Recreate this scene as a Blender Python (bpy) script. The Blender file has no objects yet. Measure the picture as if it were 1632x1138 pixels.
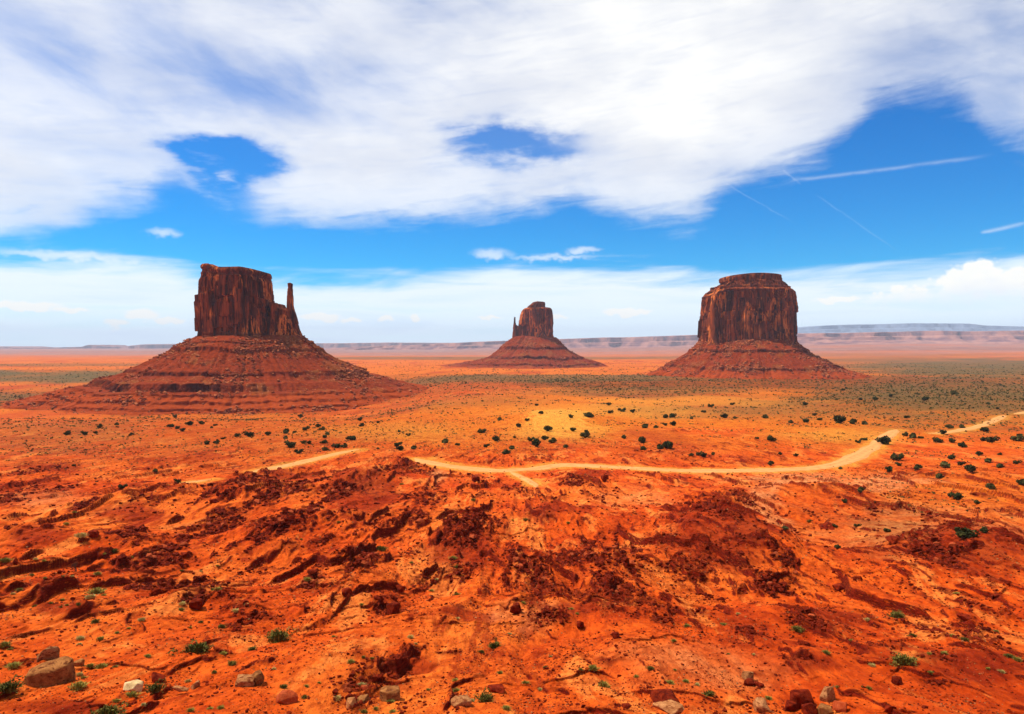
import bpy, bmesh, math, random
import numpy as np
from mathutils import Vector

random.seed(11)
rng = np.random.default_rng(11)
S = bpy.context.scene
COL = S.collection
PI = math.pi

# ------------------------------------------------------------------ camera
CAM_Z = 120.0
FPX, CX, CY, HORIZON = 1179.0, 816.0, 569.0, 550.0
PITCH = math.atan((CY - HORIZON) / FPX)
cam_data = bpy.data.cameras.new('camera')
cam_data.sensor_width = 36.0
cam_data.lens = FPX / 1632.0 * 36.0
cam_data.clip_start = 0.5
cam_data.clip_end = 200000.0
cam = bpy.data.objects.new('camera', cam_data)
COL.objects.link(cam)
cam.location = (0, 0, CAM_Z)
cam.rotation_euler = (PI / 2 - PITCH, 0, 0)
S.camera = cam

# ------------------------------------------------------------------ exposure / render
S.view_settings.view_transform = 'Standard'
S.view_settings.look = 'None'
S.view_settings.exposure = 0.36
S.view_settings.gamma = 1.0
S.view_settings.use_curve_mapping = False
S.cycles.use_denoising = True
S.cycles.max_bounces = 5
S.cycles.diffuse_bounces = 3
S.cycles.glossy_bounces = 1
S.cycles.volume_bounces = 0
S.cycles.transparent_max_bounces = 8

# ------------------------------------------------------------------ sun
SUN_DIR = Vector((-0.48, 0.18, 0.86)).normalized()
SUN_EL = math.asin(SUN_DIR.z)
SUN_AZ = math.atan2(SUN_DIR.x, SUN_DIR.y)
sun_data = bpy.data.lights.new('sun', 'SUN')
sun_data.energy = 5.0
sun_data.angle = math.radians(1.0)
sun_data.color = (1.0, 0.95, 0.86)
sun = bpy.data.objects.new('sun', sun_data)
COL.objects.link(sun)
sun.rotation_euler = (-SUN_DIR).to_track_quat('-Z', 'Y').to_euler()


# ------------------------------------------------------------------ node helper
class NT:
    def __init__(self, tree):
        self.t = tree
        self.n = tree.nodes
        self.l = tree.links

    def put(self, sock, v):
        if v is None:
            return
        if hasattr(v, 'is_output'):
            self.l.new(v, sock)
        else:
            if isinstance(v, (tuple, list)) and sock.type == 'RGBA' and len(v) == 3:
                v = (*v, 1.0)
            sock.default_value = v

    def math(self, op, a, b=None, c=None, clamp=False):
        m = self.n.new('ShaderNodeMath')
        m.operation = op
        m.use_clamp = clamp
        for i, v in enumerate((a, b, c)):
            self.put(m.inputs[i], v)
        return m.outputs[0]

    def add(self, a, b): return self.math('ADD', a, b)
    def sub(self, a, b): return self.math('SUBTRACT', a, b)
    def mul(self, a, b): return self.math('MULTIPLY', a, b)

    def smooth(self, x, a, b, lo=0.0, hi=1.0):
        m = self.n.new('ShaderNodeMapRange')
        m.interpolation_type = 'SMOOTHSTEP'
        self.put(m.inputs[0], x)
        m.inputs[1].default_value = a
        m.inputs[2].default_value = b
        m.inputs[3].default_value = lo
        m.inputs[4].default_value = hi
        return m.outputs[0]

    def vec(self, x, y, z=0.0):
        m = self.n.new('ShaderNodeCombineXYZ')
        for i, v in enumerate((x, y, z)):
            self.put(m.inputs[i], v)
        return m.outputs[0]

    def scale_vec(self, v, s):
        m = self.n.new('ShaderNodeVectorMath')
        m.operation = 'MULTIPLY'
        self.put(m.inputs[0], v)
        m.inputs[1].default_value = s
        return m.outputs[0]

    def noise(self, v, scale=1.0, detail=6.0, rough=0.55, dist=0.0, kind='fac'):
        m = self.n.new('ShaderNodeTexNoise')
        self.put(m.inputs['Vector'], v)
        m.inputs['Scale'].default_value = scale
        m.inputs['Detail'].default_value = detail
        m.inputs['Roughness'].default_value = rough
        m.inputs['Distortion'].default_value = dist
        return m.outputs[0] if kind == 'fac' else m.outputs[1]

    def voronoi(self, v, scale, feature='F1'):
        m = self.n.new('ShaderNodeTexVoronoi')
        m.feature = feature
        self.put(m.inputs['Vector'], v)
        m.inputs['Scale'].default_value = scale
        return m.outputs

    def mix(self, f, a, b, blend='MIX'):
        m = self.n.new('ShaderNodeMix')
        m.data_type = 'RGBA'
        m.blend_type = blend
        self.put(m.inputs[0], f)
        self.put(m.inputs[6], a)
        self.put(m.inputs[7], b)
        return m.outputs[2]

    def curve(self, x, pts):
        m = self.n.new('ShaderNodeFloatCurve')
        c = m.mapping.curves[0]
        pts = sorted(pts)
        c.points[0].location = pts[0]
        c.points[1].location = pts[-1]
        for p in pts[1:-1]:
            c.points.new(*p)
        for p in c.points:
            p.handle_type = 'AUTO_CLAMPED'
        m.mapping.use_clip = False
        m.mapping.update()
        self.put(m.inputs['Value'], x)
        return m.outputs[0]

    def attr(self, name):
        m = self.n.new('ShaderNodeAttribute')
        m.attribute_name = name
        return m.outputs['Fac']


def sky_angles(px, py):
    az = math.atan((px - CX) / FPX)
    el = math.atan2(HORIZON - py, math.hypot(FPX, px - CX))
    return az, el


# ------------------------------------------------------------------ world: sky and clouds
def build_world():
    w = bpy.data.worlds.new('World')
    S.world = w
    w.use_nodes = True
    t = NT(w.node_tree)
    t.n.clear()
    out = t.n.new('ShaderNodeOutputWorld')
    bg = t.n.new('ShaderNodeBackground')
    STR = 0.086
    bg.inputs[1].default_value = STR
    t.l.new(bg.outputs[0], out.inputs[0])
    sky = t.n.new('ShaderNodeTexSky')
    sky.sky_type = 'NISHITA'
    sky.sun_disc = False
    sky.sun_elevation = SUN_EL
    sky.sun_rotation = SUN_AZ % (2 * PI)
    sky.altitude = 1600
    sky.air_density = 1.0
    sky.dust_density = 0.1
    sky.ozone_density = 1.5
    hs = t.n.new('ShaderNodeHueSaturation')
    hs.inputs['Hue'].default_value = 0.488
    hs.inputs['Saturation'].default_value = 1.55
    hs.inputs['Value'].default_value = 1.0
    t.l.new(sky.outputs[0], hs.inputs['Color'])
    blue = t.mix(1.0, hs.outputs[0], (0.02, 0.90, 1.32), 'MULTIPLY')

    co = t.n.new('ShaderNodeTexCoord').outputs['Generated']
    sp = t.n.new('ShaderNodeSeparateXYZ')
    t.l.new(co, sp.inputs[0])
    az = t.math('ARCTAN2', sp.outputs[0], sp.outputs[1])
    el = t.math('ARCSINE', sp.outputs[2])

    # domain warp
    q = t.vec(t.mul(az, 4.0), t.mul(el, 9.0), 1.7)
    wa = t.sub(t.noise(q, 1.3, 7, 0.6), 0.5)
    q2 = t.vec(t.mul(az, 4.0), t.mul(el, 9.0), 9.1)
    wb = t.sub(t.noise(q2, 1.3, 7, 0.6), 0.5)
    u = t.add(az, t.mul(wa, 0.095))
    v = t.add(el, t.mul(wb, 0.050))
    # fine wisps, stretched along a slope
    ds = t.vec(t.add(t.mul(az, 6.0), t.mul(el, -6.0)), t.add(t.mul(el, 19.0), t.mul(az, 6.5)), 3.3)
    streak = t.noise(ds, 0.9, 8, 0.58, 0.25)
    fine = t.noise(t.vec(t.mul(az, 22.0), t.mul(el, 40.0), 0.4), 1.0, 6, 0.62, 0.5)

    def tt(px): return (sky_angles(px, 300)[0] + 0.8) / 1.6
    U = t.mul(t.add(u, 0.8), 1 / 1.6)
    UA = t.mul(t.add(az, 0.8), 1 / 1.6)

    def edge(U, pts):
        p = [(tt(a), sky_angles(a, b)[1] / 0.6) for a, b in pts]
        return t.mul(t.curve(U, p), 0.6)

    # main deck of cloud above: its lower edge
    b1 = edge(U, [(-100, 385), (0, 378), (90, 368), (150, 343), (225, 330), (285, 306), (320, 322), (360, 334), (400, 346), (450, 356), (490, 360), (570, 365), (680, 346), (770, 342), (850, 345), (910, 330),
                  (1000, 348), (1065, 356), (1110, 346), (1150, 312), (1210, 290), (1280, 270), (1330, 240), (1360, 205),
                  (1400, 172), (1450, 156), (1510, 162), (1545, 190), (1575, 225), (1632, 240), (1720, 250)])
    fib = t.noise(t.vec(t.add(t.mul(az, 9.0), t.mul(el, 6.0)), t.add(t.mul(el, 58.0), t.mul(az, -7.0)), 7.7), 1.0, 7, 0.56, 0.4)
    m1 = t.add(t.sub(v, b1), t.mul(t.sub(fine, 0.5), 0.028))
    m1 = t.add(m1, t.mul(t.sub(fib, 0.5), 0.060))
    a1 = t.add(t.mul(t.smooth(m1, -0.014, 0.036), 0.72), t.mul(t.smooth(m1, 0.0, 0.12), 0.28))
    a1 = t.mul(a1, t.smooth(fib, 0.25, 0.5, 0.90, 1.0))

    def gauss(uu, vv, px, py, rx, ry, rot=0.0):
        a0, e0 = sky_angles(px, py)
        dx = t.sub(uu, a0)
        dy = t.sub(vv, e0)
        if rot:
            c, s = math.cos(rot), math.sin(rot)
            dx, dy = t.add(t.mul(dx, c), t.mul(dy, s)), t.sub(t.mul(dy, c), t.mul(dx, s))
        dx = t.mul(dx, FPX / rx)
        dy = t.mul(dy, FPX / ry)
        r2 = t.add(t.mul(dx, dx), t.mul(dy, dy))
        return t.math('EXPONENT', t.mul(r2, -1.0))

    # holes and thin places in the deck
    uh = t.add(t.add(az, t.mul(wa, 0.17)), t.mul(t.sub(fib, 0.5), 0.05))
    vh = t.add(t.add(el, t.mul(wb, 0.10)), t.mul(t.sub(fine, 0.5), 0.018))
    h2 = t.add(gauss(uh, vh, 850, 232, 85, 20, -0.12), t.mul(gauss(uh, vh, 775, 243, 62, 26), 0.8))
    h2 = t.mul(t.smooth(t.add(h2, t.mul(t.sub(fib, 0.5), 1.1)), -0.05, 1.15), 0.92)
    h1 = t.add(gauss(uh, vh, 372, 290, 56, 44, 0.2), t.add(gauss(uh, vh, 405, 258, 52, 26, -0.1), t.mul(gauss(uh, vh, 330, 250, 52, 22, -0.15), 0.9)))
    h1 = t.math('MAXIMUM', h1, gauss(uh, vh, 350, 325, 75, 28))
    h1 = t.mul(t.smooth(t.add(h1, t.mul(t.sub(fib, 0.5), 0.9)), 0.05, 0.95), 0.98)
    a1 = t.mul(a1, t.sub(1.0, t.math('MAXIMUM', h1, h2)))
    # a thin wisp hanging in the left gap
    wisp = t.mul(t.math('MAXIMUM', gauss(uh, vh, 338, 302, 38, 10, -0.3), gauss(uh, vh, 372, 283, 26, 7, -0.6)), t.smooth(fib, 0.35, 0.6))
    a1 = t.math('MAXIMUM', a1, t.mul(wisp, 0.6))
    thin = t.mul(gauss(az, el, 200, 40, 470, 140), 0.62)
    thin = t.add(thin, t.mul(gauss(az, el, 170, 140, 260, 55), 0.45))
    thin = t.add(thin, t.mul(gauss(az, el, 540, 140, 170, 50), 0.50))
    thin = t.add(thin, t.mul(gauss(az, el, 690, -10, 180, 50), 0.6))
    thin = t.add(thin, t.mul(gauss(az, el, 1560, 30, 190, 120), 0.85))
    thin = t.add(thin, t.mul(gauss(az, el, 1600, 190, 90, 60), 0.5))
    thin = t.add(thin, t.mul(gauss(az, el, 180, 240, 150, 22), 0.22))
    a1 = t.mul(a1, t.sub(1.0, t.mul(thin, t.smooth(streak, 0.30, 0.74, 0.30, 0.80))))
    a1 = t.mul(a1, t.smooth(streak, 0.25, 0.5, 0.93, 0.985))
    # broken cloud over the rest of the sky (beyond the frame)
    behind = t.smooth(t.math('ABSOLUTE', az), 0.75, 1.1)
    big = t.noise(co, 2.2, 8, 0.6, 0.4)
    high = t.smooth(el, 0.55, 0.8)
    a_b = t.mul(t.smooth(big, 0.42, 0.62), 0.9)
    mixf = t.math('MAXIMUM', behind, high)
    a1 = t.add(t.mul(a1, t.sub(1.0, mixf)), t.mul(a_b, mixf))

    shade = t.noise(t.vec(t.mul(az, 6.0), t.mul(el, 14.0), 5.0), 1.0, 5, 0.5)
    shade = t.smooth(shade, 0.35, 0.7)
    k = 0.92 / STR
    cloud_col = t.mix(shade, tuple(c * k for c in (0.955, 0.945, 0.91)), tuple(c * k for c in (0.76, 0.775, 0.81)))
    col = t.mix(a1, blue, cloud_col)

    # veil along the horizon
    hs2 = t.vec(t.mul(az, 3.0), t.mul(el, 34.0), 2.0)
    hstreak = t.noise(hs2, 1.0, 7, 0.58, 0.3)
    b2 = edge(U, [(-100, 400), (0, 396), (130, 402), (240, 414), (330, 430), (500, 440), (620, 438), (740, 428), (820, 414),
                  (1000, 420), (1100, 424), (1250, 428), (1400, 424), (1520, 412), (1632, 398), (1720, 390)])
    m2 = t.add(t.add(t.sub(b2, el), t.mul(t.sub(hstreak, 0.5), 0.07)), t.mul(t.sub(fib, 0.5), 0.035))
    a2 = t.mul(t.smooth(m2, -0.004, 0.030), t.smooth(hstreak, 0.3, 0.62, 0.78, 0.97))
    lowc = t.smooth(el, 0.0, 0.075)
    veil = t.mix(lowc, tuple(c * k for c in (0.90, 1.02, 1.10)), tuple(c * k for c in (0.93, 0.96, 0.95)))
    veil = t.mix(t.mul(t.smooth(hstreak, 0.42, 0.66), 0.8), veil, tuple(c * k for c in (0.68, 0.84, 0.98)))
    col = t.mix(t.mul(a2, t.sub(1.0, behind)), col, veil)

    # heaped clouds low over the horizon
    bil = t.voronoi(t.vec(t.mul(az, 60.0), t.mul(el, 75.0), 0.0), 1.0)[0]
    bil2 = t.voronoi(t.vec(t.mul(az, 140.0), t.mul(el, 170.0), 0.0), 1.0)[0]
    puff = t.add(t.mul(t.sub(0.45, bil), 0.020), t.mul(t.sub(0.45, bil2), 0.009))
    puff = t.add(puff, t.mul(t.sub(fine, 0.5), 0.014))
    b3 = edge(UA, [(1300, 560), (1362, 486), (1390, 463), (1440, 449), (1485, 447), (1512, 427), (1560, 411), (1605, 416), (1650, 428), (1720, 440)])
    m3 = t.add(t.sub(b3, el), puff)
    a3 = t.mul(t.smooth(m3, 0.0, 0.009), t.smooth(t.add(el, t.mul(puff, 0.6)), sky_angles(1500, 490)[1], sky_angles(1500, 455)[1], 0.0, 0.94))
    a3 = t.mul(a3, t.smooth(az, 0.43, 0.46))
    warm = tuple(c * k for c in (0.98, 0.96, 0.88))
    grey = tuple(c * k for c in (0.84, 0.87, 0.90))
    c3 = t.mix(t.smooth(m3, 0.004, 0.05), warm, grey)
    col = t.mix(a3, col, c3)

    def puffs(spec, strength, soft=0.35, wide=0.35):
        g = None
        for px, py, rx, ry in spec:
            e = gauss(az, t.add(el, t.mul(puff, 0.35)), px, py, rx, ry)
            g = e if g is None else t.math('MAXIMUM', g, e)
        g = t.add(g, t.mul(puff, 14.0))
        g = t.add(g, t.mul(t.sub(hstreak, 0.5), 0.5))
        return t.mul(t.smooth(g, soft, soft + wide), strength)
    p = puffs([(40, 489, 62, 9), (110, 496, 34, 6), (225, 503, 28, 12), (185, 516, 24, 8), (270, 511, 26, 6), (510, 507, 40, 9), (560, 510, 18, 4),
               (615, 508, 13, 6), (661, 507, 9, 7), (780, 508, 26, 4), (870, 505, 40, 6), (1000, 498, 50, 8), (1335, 478, 40, 6)], 0.85)
    col = t.mix(p, col, warm)
    p2 = puffs([(782, 406, 42, 13), (930, 400, 34, 8), (262, 372, 34, 9), (880, 412, 90, 7), (100, 408, 130, 9)], 0.62, 0.35, 0.75)
    col = t.mix(p2, col, tuple(c * k for c in (0.88, 0.92, 0.94)))

    # aircraft trails
    def trail(x0, y0, x1, y1, wpx, op):
        a0, e0 = sky_angles(x0, y0)
        a1_, e1 = sky_angles(x1, y1)
        L = math.hypot(a1_ - a0, e1 - e0)
        tx, ty = (a1_ - a0) / L, (e1 - e0) / L
        aw = t.add(az, t.mul(t.sub(fine, 0.5), 0.004))
        ew = t.add(el, t.mul(t.sub(fine, 0.5), 0.005))
        dx, dy = t.sub(aw, a0), t.sub(ew, e0)
        s = t.mul(t.add(t.mul(dx, tx), t.mul(dy, ty)), 1 / L)
        d = t.mul(t.sub(t.mul(dy, tx), t.mul(dx, ty)), FPX / wpx)
        g = t.math('EXPONENT', t.mul(t.mul(d, d), -1.0))
        g = t.mul(g, t.mul(t.smooth(s, -0.03, 0.08), t.smooth(s, 0.75, 1.02, 1.0, 0.0)))
        return t.mul(t.mul(g, t.smooth(fine, 0.3, 0.6, 0.45, 1.0)), op)
    for spec in ((1262, 288, 1585, 247, 2.4, 0.23), (1150, 290, 1268, 358, 1.0, 0.10), (1246, 272, 1276, 296, 1.4, 0.14),
                 (1300, 312, 1435, 404, 1.0, 0.09), (1560, 372, 1640, 354, 2.2, 0.35)):
        col = t.mix(trail(*spec), col, tuple(c * k for c in (0.85, 0.90, 0.95)))
    t.l.new(col, bg.inputs[0])
    w.cycles.sampling_method = 'MANUAL'
    w.cycles.sample_map_resolution = 512


build_world()


# ------------------------------------------------------------------ numpy noise
def _h(ix, iy, iz, seed):
    h = (ix.astype(np.int64) * 374761393 + iy.astype(np.int64) * 668265263 + iz.astype(np.int64) * 2147483647 + seed * 1274126177) & 0xFFFFFFFF
    h = ((h ^ (h >> 13)) * 1274126177) & 0xFFFFFFFF
    h = (h ^ (h >> 16)) & 0xFFFFFFFF
    h = (h * 2246822519) & 0xFFFFFFFF
    return h ^ (h >> 15)


_G = np.array([(math.cos(a), math.sin(a)) for a in np.arange(16) * 2 * PI / 16])


def perlin(x, y, seed=0):
    x = np.asarray(x, float); y = np.asarray(y, float)
    x0 = np.floor(x); y0 = np.floor(y)
    fx = x - x0; fy = y - y0
    u = fx * fx * fx * (fx * (fx * 6 - 15) + 10)
    v = fy * fy * fy * (fy * (fy * 6 - 15) + 10)
    z = np.zeros((), np.int64)

    def g(dx, dy):
        k = _h(x0 + dx, y0 + dy, z, seed) & 15
        return _G[k, 0] * (fx - dx) + _G[k, 1] * (fy - dy)
    a = g(0, 0); b = g(1, 0); c = g(0, 1); d = g(1, 1)
    return 1.5 * ((a + u * (b - a)) * (1 - v) + (c + u * (d - c)) * v)


def fbm(x, y, octaves, seed=0, gain=0.5):
    s = 0; a = 1.0; f = 1.0
    for i in range(octaves):
        s = s + a * perlin(x * f + 17.3 * i, y * f - 9.1 * i, seed + i)
        a *= gain; f *= 2.03
    return s


def vnoise3(x, y, z, seed=0):
    x0 = np.floor(x); y0 = np.floor(y); z0 = np.floor(z)
    fx = x - x0; fy = y - y0; fz = z - z0
    fx = fx * fx * (3 - 2 * fx); fy = fy * fy * (3 - 2 * fy); fz = fz * fz * (3 - 2 * fz)

    def g(a, b, c): return (_h(x0 + a, y0 + b, z0 + c, seed) & 0xFFFF) / 65535.0
    r = 0
    for a in (0, 1):
        for b in (0, 1):
            for c in (0, 1):
                r = r + g(a, b, c) * (fx if a else 1 - fx) * (fy if b else 1 - fy) * (fz if c else 1 - fz)
    return r * 2 - 1


def cell3(x, y, z, seed=0):
    return (_h(np.floor(x), np.floor(y), np.floor(z), seed) & 0xFFFF) / 32767.5 - 1


def sstep(x, a, b):
    t = np.clip((x - a) / (b - a), 0, 1)
    return t * t * (3 - 2 * t)


def bump(x, a, b, c, d):
    return sstep(x, a, b) * (1 - sstep(x, c, d))


# ------------------------------------------------------------------ shape of the land
_Y = np.array([0, 4, 20, 40, 60, 95, 145, 235, 340, 480, 720, 960, 1400, 2100, 3100, 4500, 7500, 17000, 80000.])
_Z = np.array([118, 117, 106, 97, 90, 84, 77.3, 70.6, 63.9, 60.2, 54.2, 48.5, 38, 27, 19.5, 12.5, 5.5, 0, 0])
_LY = np.log(_Y + 5)
_fine = np.linspace(_LY[0], _LY[-1], 900)
_zf = np.interp(_fine, _LY, _Z)
for _ in range(3):
    _zf[1:-1] = (np.convolve(_zf, np.ones(15) / 15, 'same')[1:-1]) if False else _zf[1:-1]
_k = np.hanning(25); _k /= _k.sum()
_zs = np.convolve(np.pad(_zf, 12, mode='edge'), _k, 'valid')


def profile(rho):
    return np.interp(np.log(rho + 5), _fine, _zs)


def pix_dir(px, py):
    px = np.asarray(px, float); py = np.asarray(py, float)
    a = (px - CX) / FPX
    b = -(py - CY) / FPX
    cp, sp_ = math.cos(PITCH), math.sin(PITCH)
    return a, cp + b * sp_, -sp_ + b * cp      # x, y, z


_marchY = np.exp(np.linspace(math.log(25), math.log(30000), 2600))


def hit(px, py, hf):
    """where the ray of a pixel meets the land hf(x, y)"""
    px = np.atleast_1d(np.asarray(px, float)); py = np.atleast_1d(np.asarray(py, float))
    dx, dy, dz = pix_dir(px, py)
    Yg = _marchY[None, :]
    Xg = (dx / dy)[:, None] * Yg
    Zr = CAM_Z + (dz / dy)[:, None] * Yg
    below = Zr < hf(Xg, np.broadcast_to(Yg, Xg.shape))
    below[:, -1] = True
    i = np.argmax(below, axis=1)
    Yh = _marchY[i]
    return dx / dy * Yh, Yh


def base_land(X, Y):
    D = np.hypot(X, Y)
    rho = np.maximum(Y, 0.6 * D)
    lat = X / np.maximum(rho, 1.0)
    z = profile(rho)
    # lower to the left in the middle distance, rising towards the far right
    z = z - 31 * bump(rho, 520, 1130, 1900, 3200) * (1 - sstep(lat, -0.26, -0.04))
    z = z + 110 * sstep(np.log(rho + 5), math.log(5500), math.log(16500)) * sstep(lat, 0.05, 0.55)
    z = z + 45 * sstep(np.log(rho + 5), math.log(6500), math.log(16500)) * sstep(lat, -0.15, 0.1)
    return z


# mounds: pixel of the middle, radii in metres (across, along), height
MOUNDS_PX = [
    (1165, 872, 13, 22, 4.5), (1250, 905, 9, 12, 1.6), (1545, 915, 26, 26, 4.6), (1620, 885, 30, 25, 2.5),
    (75, 875, 18, 16, 3.0), (40, 930, 12, 12, 1.0), (365, 800, 22, 26, 3.2), (230, 800, 22, 22, 2.6), (455, 850, 10, 14, 1.6),
    (615, 775, 26, 28, 4.6), (655, 742, 14, 16, 3.2), (560, 815, 16, 18, 2.0), (760, 800, 18, 24, 2.2), (735, 850, 9, 14, 1.5),
    (960, 830, 22, 24, 2.6), (830, 905, 8, 12, 1.2), (1010, 905, 10, 14, 1.6), (930, 775, 16, 20, 2.4), (1060, 790, 18, 20, 1.4),
    (890, 668, 45, 70, 5.0), (1330, 792, 18, 20, 2.2), (1245, 790, 10, 12, 2.0), (1180, 705, 60, 60, 2.5), (300, 960, 9, 9, 0.9),
    (660, 1000, 10, 10, 1.1), (940, 985, 9, 9, 0.9), (880, 1050, 9, 8, 0.7), (470, 1050, 8, 8, 0.7), (1230, 985, 9, 9, 1.0),
    (1400, 1060, 10, 9, 0.7), (1180, 1060, 9, 9, 0.9), (1560, 1060, 9, 9, 0.8), (200, 1000, 9, 9, 0.8), (530, 905, 7, 10, 1.1), (590, 925, 6, 9, 1.0)]
HOLES_PX = [(1310, 865, 10, 26, -3.2), (1250, 815, 10, 30, -2.0), (1340, 930, 10, 20, -1.6), (690, 940, 8, 12, -0.9), (300, 905, 10, 14, -1.6),
            (420, 905, 8, 12, -1.2), (1080, 960, 9, 14, -1.2), (870, 860, 9, 18, -1.3), (430, 790, 12, 16, -1.4), (330, 1075, 7, 6, -0.6)]


def to_world(lst):
    r = []
    hx, hy = hit([m[0] for m in lst], [m[1] for m in lst], base_land)
    for (m, x, y) in zip(lst, hx, hy):
        r.append((x, y, m[2], m[3], m[4]))
    return r


MOUNDS = to_world(MOUNDS_PX) + to_world(HOLES_PX)


# broken ground: patches of dark rubble ('r') and of smooth deep red slopes, shade painted in ('d'): middle and half size in pixels
PATCHES_PX = [(210, 867, 40, 14, 'r'), (220, 901, 34, 13, 'r'), (262, 886, 44, 20, 'r'), (245, 935, 52, 12, 'r'), (320, 935, 60, 16, 'm'), (315, 965, 22, 12, 'r'), (360, 975, 30, 10, 'm'),
    (400, 995, 34, 18, 'r'), (495, 940, 20, 18, 'r'), (530, 952, 32, 13, 'r'), (622, 970, 28, 13, 'r'), (575, 905, 36, 18, 'r'), (390, 782, 44, 28, 'r'), (343, 798, 22, 12, 'r'), (432, 802, 42, 18, 'r'),
    (352, 836, 46, 16, 'r'), (442, 856, 52, 20, 'r'), (476, 836, 42, 13, 'r'), (482, 786, 42, 13, 'r'), (540, 806, 32, 13, 'r'), (575, 805, 65, 36, 'd'), (672, 806, 36, 17, 'm'), (650, 746, 36, 13, 'r'),
    (648, 836, 56, 11, 'r'), (742, 856, 46, 22, 'r'), (735, 880, 60, 30, 'd'), (720, 920, 46, 13, 'm'), (592, 1078, 40, 32, 'm'), (570, 1050, 20, 16, 'r'), (135, 815, 26, 7, 'r'), (270, 790, 30, 13, 'r'), (20, 790, 42, 20, 'm'),
    (92, 785, 20, 6, 'r'), (65, 750, 56, 7, 'm'), (836, 922, 30, 28, 'r'), (868, 936, 58, 20, 'm'), (950, 910, 72, 34, 'r'), (1026, 968, 60, 17, 'm'), (866, 988, 32, 10, 'r'), (1046, 996, 40, 8, 'm'), (1096, 915, 42, 22, 'm'),
    (1140, 822, 44, 15, 'm'), (1188, 800, 30, 11, 'm'), (1140, 876, 70, 12, 'm'), (1150, 880, 110, 55, 'd'), (1226, 942, 36, 14, 'r'), (1242, 915, 26, 13, 'r'), (1196, 1020, 42, 9, 'r'), (1262, 1046, 52, 8, 'r'), (1292, 1005, 36, 9, 'r'),
    (1451, 895, 42, 15, 'm'), (1487, 922, 36, 17, 'r'), (1542, 990, 26, 13, 'r'), (1611, 982, 24, 9, 'r'), (1566, 1022, 48, 24, 'm'), (1486, 1090, 32, 9, 'm'), (831, 786, 26, 7, 'm'), (906, 780, 18, 7, 'r'), (941, 756, 30, 8, 'd'),
    (1366, 776, 44, 7, 'd'), (1560, 908, 110, 46, 'd'), (60, 878, 50, 12, 'd'), (110, 985, 60, 12, 'd'), (960, 955, 50, 16, 'd'), (1330, 985, 60, 16, 'd'), (200, 825, 60, 12, 'd'), (90, 1128, 110, 10, 'd'), (1560, 1075, 90, 18, 'd'),
    (470, 765, 60, 8, 'd'), (930, 985, 50, 9, 'd'), (880, 830, 60, 14, 'd'), (1290, 1075, 60, 12, 'd'), (740, 990, 60, 9, 'd'), (660, 1060, 50, 10, 'd')]


def to_patches(lst):
    px = np.array([p[0] for p in lst], float); py = np.array([p[1] for p in lst], float); ry = np.array([p[3] for p in lst], float)
    x0, y0 = hit(px, py, base_land); xa, ya = hit(px, py - ry, base_land); xb, yb = hit(px, py + ry, base_land)
    out = []
    for i, p in enumerate(lst):
        lc = (math.log(ya[i]) + math.log(yb[i])) / 2
        out.append((x0[i] / y0[i], lc, p[2] / FPX, (math.log(ya[i]) - math.log(yb[i])) / 2, p[4], min(4.0, 0.55 * p[3] * y0[i] / FPX)))
    return out


PATCHES = to_patches(PATCHES_PX)


def smooth_land(X, Y):
    z = base_land(X, Y)
    D = np.hypot(X, Y)
    rug = bump(D, 30, 75, 300, 520)
    acr = X + 0.22 * Y * np.tanh((X - 2) / 12)
    z = z + rug * (0.7 * fbm(X / 30, Y / 40, 3, 3) + 0.9 * fbm(acr / 15, Y / 55, 3, 9))
    mid = sstep(D, 250, 600) * (1 - sstep(D, 1200, 2500))
    z = z + mid * 2.2 * fbm(X / 130, Y / 190, 3, 21)
    z = z + sstep(D, 900, 2500) * (1 - sstep(D, 9000, 20000)) * 3.0 * fbm(X / 700, Y / 900, 3, 33)
    for (mx, my, rx, ry, h) in MOUNDS:
        ex = (X - mx) / rx; ey = (Y - my) / ry
        z = z + h * np.exp(-(ex * ex + ey * ey))
    Ys = np.maximum(Y, 1.0)
    lat = X / Ys; ly = np.log(Ys)
    wob = 1.6 * fbm(X / 8, Y / 26, 3, 215)
    for (l0, lc, rl, rv, kd, h) in PATCHES:
        m = (Y > 20) & (np.abs(lat - l0) < 2.2 * rl) & (ly > lc - 2 * rv) & (ly < lc + 4 * rv + 0.3)
        if not m.any():
            continue
        e = (lat[m] - l0) / rl
        v = (ly[m] - lc) / rv
        k = {'r': 0.42, 'm': 0.25, 'd': 0.55}[kd]
        sk = -0.35 if l0 < 0 else 0.35
        v = v + sk * e + 0.35 * wob[m]
        bk = np.exp(-np.maximum(v - 0.9, 0) * rv * Ys[m] / 22.0) * (1 - sstep(v, 3.0, 3.9))
        z[m] = z[m] + k * h * np.exp(-1.3 * e * e) * (1 - sstep(np.abs(e), 1.6, 2.2)) * sstep(v, -1.1, 0.9) * bk
    return z


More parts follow.
